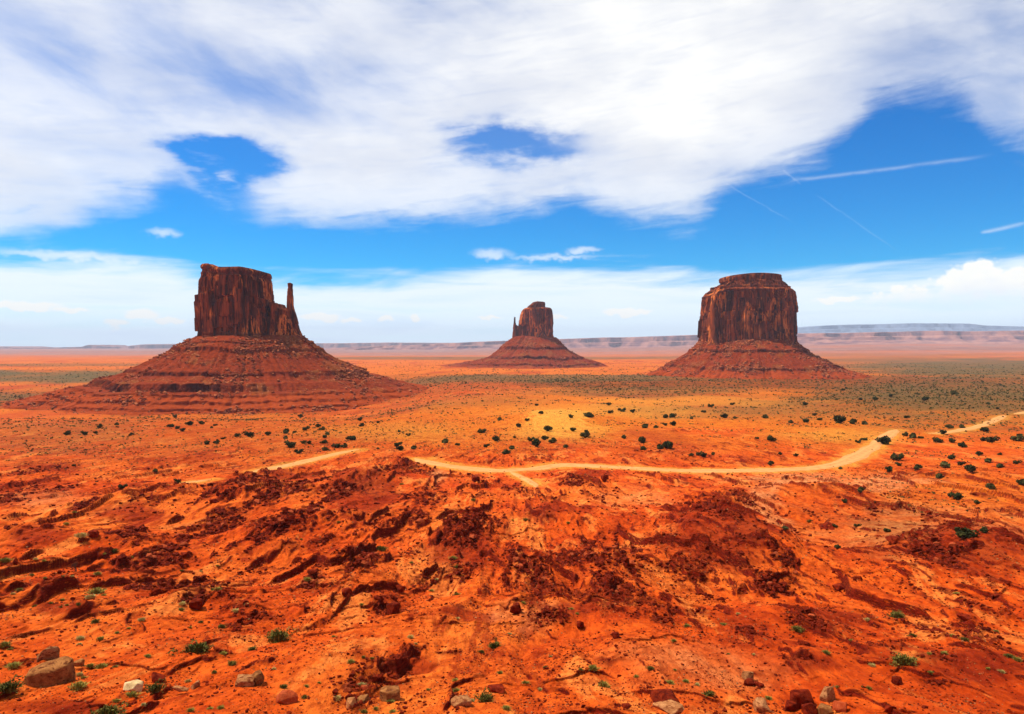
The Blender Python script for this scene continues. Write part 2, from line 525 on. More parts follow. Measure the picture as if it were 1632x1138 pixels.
def patch_masks(X, Y):
    Ys = np.maximum(Y, 1.0)
    lat = X / Ys; ly = np.log(Ys)
    acr = X + 0.22 * Y * np.tanh((X - 2) / 12)
    n1 = fbm(acr / 4.5, Y / 15, 4, 201, 0.62); n2 = fbm(acr / 13, Y / 42, 3, 207)
    dark = np.zeros(X.shape); deep = np.zeros(X.shape)
    for (l0, lc, rl, rv, kd, h) in PATCHES:
        m = (Y > 20) & (np.abs(lat - l0) < 2.4 * rl) & (np.abs(ly - lc) < 2.4 * rv)
        if not m.any():
            continue
        e = np.hypot((lat[m] - l0) / rl, (ly[m] - lc) / rv)
        if kd == 'd':
            deep[m] = np.maximum(deep[m], 1 - sstep(e + 0.25 * n2[m] + 0.1 * n1[m], 0.55, 1.25))
        else:
            k = 1.0 if kd == 'r' else 0.72
            sk = -0.5 if l0 < 0 else 0.5
            e = np.hypot((lat[m] - l0) / rl / 1.15, ((ly[m] - lc) / rv + sk * (lat[m] - l0) / rl) * 1.05)
            dark[m] = np.maximum(dark[m], k * (1 - sstep(e + 0.80 * n1[m] + 0.60 * n2[m], 0.42, 0.82)))
            deep[m] = np.maximum(deep[m], 0.35 * (1 - sstep(e + 0.4 * n1[m] + 0.5 * n2[m], 0.7, 1.5)))
    return dark, deep


# ledges: polyline in pixels (left to right), height, length of the back slope
LEDGES_PX = [
    ([(335, 800), (375, 778), (408, 756)], 2.2, 12), ([(150, 802), (215, 800), (262, 784), (292, 778)], 1.4, 10),
    ([(470, 800), (520, 782), (548, 772), (600, 756), (648, 744)], 2.2, 14), ([(640, 745), (662, 731), (690, 752)], 2.0, 10),
    ([(560, 868), (602, 855), (650, 842), (702, 826)], 1.7, 10), ([(696, 885), (735, 862), (776, 832)], 1.9, 10),
    ([(420, 858), (470, 842), (520, 830), (565, 822)], 1.9, 9), ([(440, 880), (500, 868), (545, 862)], 1.4, 8),
    ([(912, 866), (955, 858), (1006, 850)], 1.1, 8), ([(1100, 838), (1128, 815), (1146, 798), (1180, 822), (1212, 845)], 1.8, 10),
    ([(1095, 880), (1150, 880), (1202, 872), (1225, 890)], 1.5, 7), ([(1105, 908), (1160, 902), (1210, 905), (1240, 915)], 1.0, 6),
    ([(1200, 952), (1225, 940), (1242, 925), (1262, 918)], 1.8, 7), ([(1065, 900), (1092, 915), (1120, 935)], 1.1, 6),
    ([(1425, 868), (1455, 884), (1480, 905), (1520, 925)], 1.6, 12), ([(188, 908), (215, 900), (250, 888)], 2.2, 8),
    ([(190, 872), (212, 862), (236, 852)], 1.6, 8), ([(548, 912), (556, 897), (580, 893)], 1.5, 6), ([(690, 930), (745, 922), (792, 897)], 1.1, 7),
    ([(800, 954), (838, 934), (852, 894)], 1.5, 8), ([(690, 928), (725, 918), (748, 922)], 0.9, 5), ([(590, 975), (615, 964), (640, 966)], 1.0, 5),
    ([(810, 978), (832, 964), (868, 990), (920, 1005)], 1.0, 6), ([(1178, 1018), (1215, 1034), (1256, 1052), (1310, 1070)], 0.8, 6),
    ([(1270, 998), (1300, 1016), (1340, 1028)], 0.7, 5), ([(1520, 992), (1550, 976), (1590, 984), (1632, 998)], 1.5, 8),
    ([(0, 849), (25, 843), (52, 838)], 1.2, 9), ([(860, 792), (885, 798), (912, 790)], 1.3, 7), ([(755, 768), (775, 772), (790, 768)], 1.4, 7),
    ([(890, 788), (925, 785), (965, 800)], 1.3, 8), ([(1460, 826), (1495, 834), (1520, 828)], 0.9, 8), ([(330, 950), (370, 960), (410, 985), (440, 1005)], 0.9, 6),
    ([(480, 922), (505, 930), (535, 952)], 1.0, 5), ([(545, 1040), (572, 1058), (610, 1078)], 0.7, 4), ([(940, 875), (985, 900), (1040, 925)], 1.3, 8),
    ([(990, 950), (1030, 966), (1060, 985)], 0.8, 5), ([(250, 1055), (300, 1066), (345, 1052), (372, 1040)], 0.4, 5),
    ([(650, 1030), (690, 1042), (745, 1040)], 0.35, 4), ([(890, 1062), (945, 1052), (1000, 1062)], 0.35, 4), ([(1440, 990), (1480, 1010), (1530, 1030)], 0.7, 6),
    ([(1060, 1000), (1110, 985), (1150, 995)], 0.6, 5), ([(1340, 1000), (1400, 1030), (1450, 1050), (1560, 1075)], 0.6, 6),
    ([(60, 782), (90, 788), (118, 778)], 1.3, 10), ([(255, 764), (275, 760), (292, 756)], 0.9, 10), ([(310, 748), (330, 746), (352, 750)], 0.9, 10),
    ([(0, 742), (50, 738), (110, 728)], 0.9, 14), ([(190, 742), (240, 736), (300, 733)], 0.7, 12), ([(1010, 718), (1040, 722), (1075, 718)], 0.7, 12),
    ([(1060, 690), (1090, 686), (1110, 690)], 1.2, 14)]
_flat = [p for l in LEDGES_PX for p in l[0]]
_hx, _hy = hit([p[0] for p in _flat], [p[1] for p in _flat], smooth_land)
LEDGES = []
_i = 0
for _pts, _hh, _LL in LEDGES_PX:
    n = len(_pts)
    LEDGES.append((np.column_stack([_hx[_i:_i + n], _hy[_i:_i + n]]), _hh, _LL))
    _i += n

ROADS_PX = [
    ([(1428, 686), (1416, 694), (1398, 708), (1360, 731), (1318, 744), (1250, 750), (1100, 752), (1000, 748),
      (900, 743), (845, 749), (790, 752), (725, 746), (680, 738), (662, 733)], 5.2),
    ([(1600, 663), (1590, 668), (1565, 679), (1535, 686), (1505, 691), (1478, 692)], 4.6), ([(1660, 654), (1640, 657), (1618, 661)], 5.0),
    ([(572, 718), (548, 722), (505, 732), (465, 742), (425, 750), (400, 755)], 4.2), ([(335, 766), (310, 770), (280, 775)], 3.0),
    ([(812, 753), (832, 763), (848, 773), (856, 780)], 2.4)]


def road_points(lst):
    hx, hy = hit([p[0] for p in lst], [p[1] for p in lst], base_land)
    P = np.column_stack([hx, hy])
    # Catmull-Rom through the points
    out = []
    Q = np.vstack([2 * P[0] - P[1], P, 2 * P[-1] - P[-2]])
    for i in range(1, len(Q) - 2):
        p0, p1, p2, p3 = Q[i - 1], Q[i], Q[i + 1], Q[i + 2]
        n = max(4, int(np.hypot(*(p2 - p1)) / 3.0))
        for s in np.arange(n) / n:
            out.append(0.5 * (2 * p1 + (p2 - p0) * s + (2 * p0 - 5 * p1 + 4 * p2 - p3) * s * s + (3 * p1 - p0 - 3 * p2 + p3) * s ** 3))
    out.append(Q[-2])
    return np.array(out)


ROADS = [(road_points(p), w) for p, w in ROADS_PX]


def line_dist(X, Y, P, jag=None, maxd=60.0):
    """signed distance to a polyline (positive on the far side), and place along it 0..1"""
    best = np.full(X.shape, 1e9); sgn = np.zeros(X.shape); tt = np.zeros(X.shape)
    seg = np.diff(P, axis=0)
    ln = np.hypot(seg[:, 0], seg[:, 1])
    cum = np.concatenate([[0], np.cumsum(ln)])
    for i in range(len(seg)):
        ax, ay = P[i]
        dx, dy = seg[i] / ln[i]
        s = np.clip((X - ax) * dx + (Y - ay) * dy, 0, ln[i])
        ex = X - ax - s * dx; ey = Y - ay - s * dy
        d = np.hypot(ex, ey)
        m = d < best
        nx, ny = -dy, dx
        if ny < 0 and abs(ny) > abs(nx) * 0.0:
            nx, ny = -nx, -ny
        best = np.where(m, d, best)
        sgn = np.where(m, np.sign(ex * nx + ey * ny), sgn)
        tt = np.where(m, (cum[i] + s) / cum[-1], tt)
    return best, sgn, tt


def full_land(X, Y):
    """height, with masks: rock (ledge faces), rub (rubble below ledges), road"""
    z = smooth_land(X, Y)
    D = np.hypot(X, Y)
    shape = z.shape
    rock = np.zeros(shape); rub = np.zeros(shape); road = np.zeros(shape)
    rn = fbm(X / 9, Y / 24, 3, 301)
    j1 = perlin(X / 4.5, Y / 4.5, 71); j2 = perlin(X / 1.5, Y / 1.5, 72)
    j3 = perlin(X / 12, Y / 12, 73)
    near = bump(D, 40, 60, 420, 560)
    wid = 0.3 + 1.7e-5 * D * D
    dark, deep = patch_masks(X, Y)
    # smaller ledges everywhere in the broken ground
    for lam, amp, kk, sd, lo, hi in ((24.0, 0.45, 1.0, 5, 0.15, 0.6), (9.5, 0.32, 0.8, 6, 0.1, 0.5), (3.6, 0.13, 0.5, 7, 0.0, 0.5)):
        ph = (Y + kk * np.hypot(X - 8, 25) + 0.15 * X) / lam + 1.15 * fbm(X / (lam * 1.9), Y / (lam * 2.2), 3, sd * 10) + 0.16 * fbm(X / (lam * .25), Y / (lam * .25), 2, sd + 91)
        fr = ph - np.floor(ph)
        cellid = np.floor(ph)
        mask = sstep(fbm(X / (lam * 1.9) + 7.7 * (cellid % 13), Y / (lam * 1.9) + 3.1 * (cellid % 7), 2, sd * 10 + 5), lo, hi)
        saw = np.exp(-fr * 3.0) * (1 - sstep(fr, 0.75, 0.95)) * sstep(fr, 0.0, 0.01 + 0.55 * wid / lam)
        a = amp * near * mask
        z = z + a * saw
        face = np.exp(-((np.minimum(fr, 1 - fr)) * lam / (0.35 + 0.5 * wid)) ** 2) * min(1, amp * 2.2)
        rock = np.maximum(rock, 0.9 * face * mask * near)
        rub = np.maximum(rub, mask * near * np.exp(-(1 - fr) * lam / (2.2 * amp + 1.0)) * min(1, amp))
    # beds running away from the viewpoint, their broken edges facing down to the gullies
    for sgn in (1.0, -1.0):
        acr = sgn * X - 0.22 * Y
        side = sstep(-sgn * X, -6.0, 8.0)
        for lam, amp, sd, lo, hi in ((17.0, 1.7, 131, -0.05, 0.40), (6.5, 0.60, 141, 0.08, 0.50), (2.7, 0.15, 151, 0.15, 0.55)):
            ph = acr / lam + 1.0 * fbm(X / (lam * 1.5), Y / (lam * 4.0), 3, sd) + 0.10 * fbm(X / (lam * .25), Y / (lam * .8), 2, sd + 3)
            cid = np.floor(ph); fr = ph - cid
            nb = near * (bump(D, 80, 125, 330, 470) if lam > 10 else 1.0)
            mask = sstep(fbm(acr / (lam * 1.4) + 5.1 * (cid % 11), Y / (lam * 3.2) + 2.3 * (cid % 7), 2, sd + 5) + 0.55 * fbm(X / 3.2, Y / 12, 2, sd + 8), lo, hi) * side
            fw = np.clip((0.12 + 0.0018 * D) * 1.7 / lam, 0.01, 0.35)
            z = z + amp * nb * mask * (fr ** 2) * (1 - sstep(fr, 1 - fw, 1.0))
            rock = np.maximum(rock, nb * mask * sstep(fr, 1 - 1.7 * fw, 1 - fw) * min(1.0, amp * 1.6))
            rub = np.maximum(rub, nb * mask * np.exp(-fr * lam / (1.1 * amp + 0.3)) * min(0.8, 0.8 * amp))
    for P, h, L in LEDGES:
        x0, y0 = P.min(0) - 45; x1, y1 = P.max(0) + 45
        m = (X > x0) & (X < x1) & (Y > y0) & (Y < y1)
        if not m.any():
            continue
        Xs, Ys = X[m], Y[m]
        d, s, t = line_dist(Xs, Ys, P)
        wid = (0.3 + 1.7e-5 * D * D)[m]
        sd = d * s + 1.6 * j1[m] + 0.7 * j2[m] + 1.2 * j3[m]
        tap = np.clip(np.minimum(t, 1 - t) * 6, 0, 1) * (0.8 + 0.35 * j3[m])
        tap = tap * np.exp(-np.maximum(d - 20, 0) / 8) * sstep(fbm(Xs / 4, Ys / 14, 3, 88), -0.55, 0.15)
        hh = h * tap
        up = sstep(sd, -0.4 * wid, 0.6 * wid) * np.exp(-np.maximum(sd, 0) / L)
        lo = (1 - sstep(sd, -0.4 * wid, 0.6 * wid)) * 0.28 * np.exp(np.minimum(sd, 0) / (1.6 * h))
        # a second thin bed a little below the rim
        bed = 0.22 * sstep(sd, -1.5 - 0.6 * h, -1.2 - 0.6 * h) * (1 - sstep(sd, -0.4 * wid, 0.6 * wid))
        z[m] += hh * (up + lo + bed)
        rock[m] = np.maximum(rock[m], tap * np.exp(-((sd + 0.1) / (0.5 + 0.5 * wid)) ** 2))
        rub[m] = np.maximum(rub[m], tap * np.exp(np.minimum(sd, 0) / (2.2 * h)) * np.exp(-np.maximum(sd, 0) / 1.5))
    # rubbly surface
    wid = 0.3 + 1.7e-5 * D * D
    # bedded rock: the ground breaks into steps where it is bare
    zt = z + 0.10 * X + 0.9 * fbm(X / 9, Y / 9, 3, 181)
    for st_, wt in ((1.5, 0.9), (0.55, 0.8)):
        f_ = zt / st_ - np.floor(zt / st_)
        z = z + near * st_ * wt * np.clip(dark * 1.15 + 0.35 * deep + 0.17, 0, 1) * (sstep(f_, 0.25, 0.75) - f_)
    blk = np.abs(perlin(X / 3.1, Y / 3.1, 171)) * 1.3 + np.abs(perlin(X / 1.4, Y / 1.4, 172)) * 0.8 * (D < 240) - 0.6
    z = z + 0.6 * dark * near * blk * np.clip(0.45 + D / 320, 0.5, 1.1)
    rock = np.maximum(rock, 0.45 * sstep(dark, 0.6, 1.0))
    rub = np.maximum(rub, dark)
    # thin beds showing on steeper ground
    z = z + 0.25 * near * np.clip(deep + dark, 0, 1) * (np.abs(perlin(X / 7, z * 1.6, 175)) - 0.3)
    z = z + rub * near * (0.22 * j2 + 0.16 * np.abs(perlin(X / 0.7, Y / 0.7, 77)))
    z = z + near * 0.05 * fbm(X / 1.2, Y / 1.2, 2, 79)
    z = z + bump(D, 300, 500, 1500, 2500) * 0.35 * fbm(X / 11, Y / 11, 3, 80)
    for P, w in ROADS:
        x0, y0 = P.min(0) - 40; x1, y1 = P.max(0) + 40
        m = (X > x0) & (X < x1) & (Y > y0) & (Y < y1)
        if not m.any():
            continue
        Q = P[::3]
        d, s, t = line_dist(X[m], Y[m], Q)
        f = 1 - sstep(d, w * 1.1, w * 1.1 + 12)
        i = np.clip((t * (len(P) - 1)).astype(int), 0, len(P) - 1)
        zr = base_land(P[i, 0], P[i, 1]) + 0.4
        z[m] = z[m] * (1 - f) + zr * f
        road[m] = np.maximum(road[m], 1 - sstep(d + 0.8 * w * rn[m], w * 0.8, w * 2.2))
        rock[m] *= 1 - f; rub[m] *= 1 - f
    return z, rock, rub, road, deep


# ------------------------------------------------------------------ terrain grid (finer towards the viewpoint)
ang = np.concatenate([np.arange(-180, -40, 3.0), np.arange(-40, -37, 0.25), np.arange(-37, 37, 0.05), np.arange(37, 40, 0.25), np.arange(40, 180, 3.0)]) * PI / 180
_yrow = np.concatenate([np.arange(1175, 800, -0.34), np.arange(800, 700, -0.5), np.arange(700, 600, -0.42), np.arange(600, 557, -0.5)])
_prof_y = CY - FPX * np.tan(np.arctan2(profile(_marchY) - CAM_Z, _marchY) + PITCH)
_o = np.argsort(_prof_y)
_D = np.interp(_yrow, _prof_y[_o], _marchY[_o])
Drow = np.concatenate([[0.6, 3, 6, 10, 15, 20, 26, 32, 38, 44, 49], _D[_D > 52], [15000, 17000, 20000, 24000, 30000, 38000, 46000]])
Drow = np.unique(Drow)
AA, DD = np.meshgrid(ang, Drow)
TX = np.sin(AA) * DD
TY = np.cos(AA) * DD
TZ, ROCK, RUB, ROAD, DEEP = full_land(TX, TY)
NR, NA = TX.shape


def land(x, y):
    """height of the built terrain sheet"""
    x = np.asarray(x, float); y = np.asarray(y, float)
    d = np.hypot(x, y); a = np.arctan2(x, y)
    fi = np.clip(np.interp(d, Drow, np.arange(NR)), 0, NR - 1.001)
    fj = np.clip(np.interp(a, ang, np.arange(NA)), 0, NA - 1.001)
    i = fi.astype(int); j = fj.astype(int); u = fi - i; v = fj - j
    return (TZ[i, j] * (1 - u) * (1 - v) + TZ[i + 1, j] * u * (1 - v) + TZ[i, j + 1] * (1 - u) * v + TZ[i + 1, j + 1] * u * v)


def grid_at(G, x, y):
    d = np.hypot(x, y); a = np.arctan2(x, y)
    i = np.clip(np.interp(d, Drow, np.arange(NR)), 0, NR - 1).astype(int)
    j = np.clip(np.interp(a, ang, np.arange(NA)), 0, NA - 1).astype(int)
    return G[i, j]


def place(px, py):
    x, y = hit(px, py, land)
    return x, y, land(x, y)


# ------------------------------------------------------------------ mesh helpers
def mesh_obj(name, V, F, mat, parent=None, smooth=True, attrs=None, loc=None):
    me = bpy.data.meshes.new(name)
    V = np.asarray(V, np.float32); F = np.asarray(F, np.int32)
    k = F.shape[1]
    me.vertices.add(len(V)); me.vertices.foreach_set('co', V.ravel())
    me.loops.add(F.size); me.loops.foreach_set('vertex_index', F.ravel())
    me.polygons.add(len(F))
    me.polygons.foreach_set('loop_start', np.arange(0, F.size, k, dtype=np.int32))
    me.polygons.foreach_set('use_smooth', np.full(len(F), smooth))
    me.update(calc_edges=True)
    for an, arr in (attrs or {}).items():
        at = me.attributes.new(an, 'FLOAT', 'POINT')
        at.data.foreach_set('value', np.asarray(arr, np.float32).ravel())
    if mat:
        me.materials.append(mat)
    o = bpy.data.objects.new(name, me)
    COL.objects.link(o)
    if parent:
        o.parent = parent
    if loc is not None:
        o.location = loc
    return o


def quad_grid(nr, na, wrap=False):
    i = np.arange(nr - 1)[:, None]; j = np.arange(na if wrap else na - 1)[None, :]
    a = i * na + j; b = i * na + (j + 1) % na
    return np.stack([a, b, b + na, a + na], -1).reshape(-1, 4)


def tag(o, label=None, cat=None, group=None, kind=None):
    if label: o['label'] = label
    if cat: o['category'] = cat
    if group: o['group'] = group
    if kind: o['kind'] = kind
    return o


def empty(name, loc):
    o = bpy.data.objects.new(name, None)
    o.empty_display_size = 1.0
    COL.objects.link(o)
    o.location = loc
    return o


# ------------------------------------------------------------------ materials
def material(name, rough=0.95):
    m = bpy.data.materials.new(name)
    m.use_nodes = True
    t = NT(m.node_tree)
    b = t.n['Principled BSDF']
    b.inputs['Roughness'].default_value = rough
    b.inputs['Specular IOR Level'].default_value = 0.03
    return m, t, b


def bump_node(t, b, h, strength, dist):
    n = t.n.new('ShaderNodeBump')
    n.inputs['Strength'].default_value = strength
    n.inputs['Distance'].default_value = dist
    t.put(n.inputs['Height'], h)
    t.l.new(n.outputs[0], b.inputs['Normal'])


def ground_material():
    m, t, b = material('ground')
    pos = t.scale_vec(t.n.new('ShaderNodeNewGeometry').outputs['Position'], (1.0, 0.5, 1.0))
    n_s = t.noise(pos, 2.2, 6, 0.65)
    n_m = t.noise(pos, 0.22, 7, 0.6, 0.4)
    n_l = t.noise(pos, 0.035, 6, 0.6, 0.5)
    n_x = t.noise(pos, 0.006, 5, 0.6, 0.3)
    red = t.mix(t.smooth(n_m, 0.3, 0.7), (0.47, 0.044, 0.003), (0.60, 0.074, 0.005))
    red = t.mix(t.smooth(n_l, 0.42, 0.72), red, (0.68, 0.130, 0.014))
    red = t.mix(t.mul(t.smooth(n_l, 0.50, 0.26), 0.75), red, (0.28, 0.020, 0.002))
    fl = t.noise(t.scale_vec(pos, (1, 0.6, 1)), 0.09, 8, 0.68, 0.6)
    red = t.mix(t.mul(t.smooth(fl, 0.53, 0.60), 0.80), red, (0.74, 0.185, 0.030))
    red = t.mix(t.mul(t.smooth(fl, 0.43, 0.36), 0.8), red, (0.26, 0.018, 0.002))
    red = t.mix(t.mul(t.attr('deep'), 0.85), red, t.mix(t.smooth(n_m, 0.35, 0.65), (0.20, 0.013, 0.002), (0.31, 0.026, 0.003)))  # shade of the smooth slopes put into the red
    orange = t.mix(t.smooth(n_m, 0.3, 0.7), (0.41, 0.073, 0.005), (0.54, 0.138, 0.009))
    orange = t.mix(t.smooth(n_x, 0.48, 0.66), orange, (0.36, 0.052, 0.005))
    col = t.mix(t.attr('orange'), red, orange)
    col = t.mix(t.attr('pink'), col, t.mix(t.smooth(n_m, 0.35, 0.65), (0.53, 0.115, 0.024), (0.60, 0.20, 0.062)))
    col = t.mix(t.attr('sand'), col, t.mix(t.smooth(n_m, 0.3, 0.7), (0.52, 0.19, 0.020), (0.58, 0.25, 0.034)))
    # brown and green scrubland, far cloud shadow painted into the green
    col = t.mix(t.mul(t.attr('brown'), t.smooth(n_l, 0.3, 0.6, 0.6, 1.0)), col, t.mix(t.smooth(n_m, 0.35, 0.65), (0.120, 0.030, 0.005), (0.21, 0.050, 0.007)))
    ol = t.mul(t.attr('olive'), t.smooth(t.add(t.mul(n_m, 0.6), t.mul(n_x, 0.4)), 0.36, 0.55, 0.55, 1.0))
    col = t.mix(ol, col, t.mix(t.smooth(n_m, 0.35, 0.65), (0.068, 0.052, 0.018), (0.125, 0.080, 0.024)))
    col = t.mix(t.attr('far'), col, t.mix(t.smooth(n_x, 0.4, 0.6), (0.20, 0.100, 0.085), (0.32, 0.16, 0.115)))  # mauve of distance haze painted onto the far plain
    # dark beds and rubble of deep red rock
    nr = t.noise(t.scale_vec(pos, (0.7, 1.2, 3.2)), 0.9, 6, 0.7)
    rk = t.math('MAXIMUM', t.mul(t.attr('rock'), t.smooth(nr, 0.36, 0.46, 0.25, 1.0)), t.mul(t.attr('rubble'), t.smooth(t.noise(t.scale_vec(pos, (1, 1, 0.5)), 0.75, 7, 0.74), 0.46, 0.51)))
    col = t.mix(rk, col, t.mix(t.smooth(nr, 0.40, 0.62), (0.050, 0.004, 0.002), (0.20, 0.014, 0.003)))
    # loose grit
    grit = t.voronoi(pos, 3.2)
    g = t.mul(t.smooth(grit[0], 0.22, 0.12), t.smooth(t.noise(pos, 0.12, 4, 0.6), 0.5, 0.7))
    col = t.mix(t.mul(g, 0.55), col, (0.26, 0.05, 0.02))
    n_f = t.noise(pos, 0.9, 8, 0.72, 0.3)
    col = t.mix(1.0, col, t.mix(t.smooth(n_f, 0.40, 0.58), (0.78, 0.68, 0.62), (1.20, 1.28, 1.3)), 'MULTIPLY')
    chips = t.mul(t.smooth(t.voronoi(pos, 1.1)[0], 0.17, 0.08), t.smooth(t.noise(pos, 0.07, 5, 0.65), 0.50, 0.62))
    col = t.mix(t.mul(chips, 0.7), col, (0.12, 0.012, 0.004))
    t.l.new(col, b.inputs['Base Color'])
    h = t.add(t.add(t.mul(n_s, 0.45), t.mul(n_f, 0.9)), t.mul(n_m, 0.35))
    bump_node(t, b, h, 0.8, 1.1)
    return m


def road_material():
    m, t, b = material('road')
    pos = t.n.new('ShaderNodeNewGeometry').outputs['Position']
    a = t.noise(pos, 0.35, 6, 0.6)
    c = t.mix(t.smooth(a, 0.3, 0.7), (0.52, 0.18, 0.050), (0.60, 0.27, 0.090))
    tr = t.smooth(t.math('ABSOLUTE', t.sub(t.math('ABSOLUTE', t.attr('across')), 0.42)), 0.05, 0.22)
    c = t.mix(t.smooth(tr, 0.0, 1.0, 0.4, 1.0), (0.62, 0.28, 0.085), c)
    t.l.new(c, b.inputs['Base Color'])
    bump_node(t, b, a, 0.3, 0.3)
    return m


def cliff_material():
    m, t, b = material('cliff_rock')
    pos = t.n.new('ShaderNodeNewGeometry').outputs['Position']
    tall = t.scale_vec(pos, (1.0, 1.0, 0.10))
    a = t.noise(tall, 0.055, 7, 0.62, 0.5)
    c = t.noise(tall, 0.22, 5, 0.6, 0.3)
    pat = t.noise(t.scale_vec(pos, (1, 1, 0.45)), 0.028, 5, 0.55, 0.8)
    flat = t.noise(t.scale_vec(pos, (0.04, 0.04, 1.0)), 0.22, 4, 0.6)
    col = t.mix(t.smooth(a, 0.36, 0.62), (0.10, 0.020, 0.007), (0.34, 0.062, 0.014))
    col = t.mix(t.mul(t.smooth(pat, 0.52, 0.60), t.smooth(c, 0.38, 0.55)), col, (0.66, 0.165, 0.030))
    col = t.mix(t.mul(t.smooth(c, 0.54, 0.40), 0.85), col, (0.040, 0.009, 0.004))  # dark varnish streaks, deepened to paint the shadows of vertical cracks
    col = t.mix(t.mul(t.attr('bed'), t.smooth(flat, 0.4, 0.6, 0.4, 0.9)), col, (0.12, 0.026, 0.012))
    t.l.new(col, b.inputs['Base Color'])
    bump_node(t, b, t.add(c, t.mul(a, 2.0)), 0.8, 3.0)
    return m


def talus_material():
    m, t, b = material('talus')
    pos = t.n.new('ShaderNodeNewGeometry').outputs['Position']
    a = t.noise(pos, 0.02, 6, 0.6, 0.4)
    f = t.noise(pos, 0.16, 6, 0.7)
    v = t.voronoi(pos, 0.16)
    st = t.noise(t.scale_vec(pos, (0.03, 0.03, 1.0)), 0.16, 5, 0.65)
    col = t.mix(t.smooth(f, 0.32, 0.66), (0.13, 0.015, 0.003), (0.26, 0.034, 0.005))
    col = t.mix(t.mul(t.smooth(a, 0.5, 0.64), t.smooth(f, 0.4, 0.62, 0.35, 1.0)), col, (0.23, 0.066, 0.015))
    col = t.mix(t.mul(t.smooth(st, 0.56, 0.66), 0.65), col, (0.17, 0.024, 0.008))
    col = t.mix(t.mul(t.smooth(v[0], 0.26, 0.14), t.smooth(a, 0.42, 0.56)), col, (0.36, 0.13, 0.050))
    col = t.mix(t.mul(t.attr('bed'), t.smooth(t.noise(t.scale_vec(pos, (1, 1, 0.3)), 0.05, 6, 0.7), 0.40, 0.52, 0.1, 1.0)), col, (0.055, 0.008, 0.003))  # dark rock beds, deepened to paint the shade of their overhangs
    col = t.mix(t.mul(t.attr('foot'), 0.85), col, t.mix(t.smooth(f, 0.35, 0.65), (0.25, 0.032, 0.004), (0.34, 0.050, 0.006)))
    t.l.new(col, b.inputs['Base Color'])
    bump_node(t, b, t.add(f, st), 0.9, 2.5)
    return m


def simple_rock(name, c1, c2, sc=1.0, c3=None):
    m, t, b = material(name)
    pos = t.n.new('ShaderNodeTexCoord').outputs['Object']
    oi = t.n.new('ShaderNodeObjectInfo').outputs['Random']
    a = t.noise(pos, 1.6 * sc, 7, 0.65, 0.3)
    f = t.noise(pos, 9.0 * sc, 5, 0.7)
    col = t.mix(t.smooth(a, 0.34, 0.64), c1, c2)
    if c3:
        col = t.mix(t.smooth(t.noise(t.scale_vec(pos, (1, 1, 2.2)), 2.4 * sc, 5, 0.6), 0.54, 0.64), col, c3)
    col = t.mix(1.0, col, t.mix(t.smooth(f, 0.3, 0.7), (0.72, 0.70, 0.68), (1.12, 1.12, 1.12)), 'MULTIPLY')
    col = t.mix(1.0, col, t.mix(oi, (0.8, 0.8, 0.8), (1.15, 1.12, 1.1)), 'MULTIPLY')
    t.l.new(col, b.inputs['Base Color'])
    bump_node(t, b, t.add(f, t.mul(a, 2.0)), 0.6, 0.12)
    return m


def leaf_material(name, c1, c2, sc=6.0):
    m, t, b = material(name, 0.8)
    pos = t.n.new('ShaderNodeTexCoord').outputs['Object']
    oi = t.n.new('ShaderNodeObjectInfo').outputs['Random']
    a = t.noise(pos, sc, 3, 0.6)
    col = t.mix(t.smooth(a, 0.35, 0.65), c1, c2)
    col = t.mix(1.0, col, t.mix(oi, (0.75, 0.78, 0.75), (1.25, 1.15, 1.0)), 'MULTIPLY')
    t.l.new(col, b.inputs['Base Color'])
    return m


M_GROUND = ground_material()
M_ROAD = road_material()
M_CLIFF = cliff_material()
M_TALUS = talus_material()
M_RED = simple_rock('red_rock', (0.08, 0.006, 0.002), (0.24, 0.024, 0.006))
M_RED_BRIGHT = simple_rock('orange_rock', (0.30, 0.042, 0.010), (0.44, 0.085, 0.026))
M_BROWN = simple_rock('brown_rock', (0.20, 0.065, 0.018), (0.36, 0.145, 0.042), 0.7, (0.12, 0.032, 0.010))
M_TAN = simple_rock('tan_rock', (0.30, 0.105, 0.032), (0.47, 0.205, 0.075), 1.0, (0.15, 0.032, 0.010))
M_CREAM = simple_rock('cream_rock', (0.50, 0.33, 0.14), (0.62, 0.44, 0.21))
M_JUNIPER = leaf_material('juniper_leaves', (0.020, 0.024, 0.009), (0.068, 0.070, 0.022), 1.2)
M_OLIVE = leaf_material('olive_leaves', (0.045, 0.044, 0.014), (0.115, 0.100, 0.032), 1.2)
M_SAGE = leaf_material('sage_leaves', (0.085, 0.075, 0.026), (0.17, 0.13, 0.045), 1.5)
M_GRASS = leaf_material('grass_blades', (0.15, 0.135, 0.024), (0.31, 0.25, 0.055), 4.0)
M_GREEN = leaf_material('green_leaves', (0.070, 0.062, 0.012), (0.165, 0.135, 0.028), 4.0)
M_DRY = leaf_material('dry_blades', (0.32, 0.24, 0.07), (0.50, 0.40, 0.15), 4.0)
M_WOOD = leaf_material('grey_wood', (0.07, 0.035, 0.02), (0.12, 0.06, 0.04))
M_FAR = None


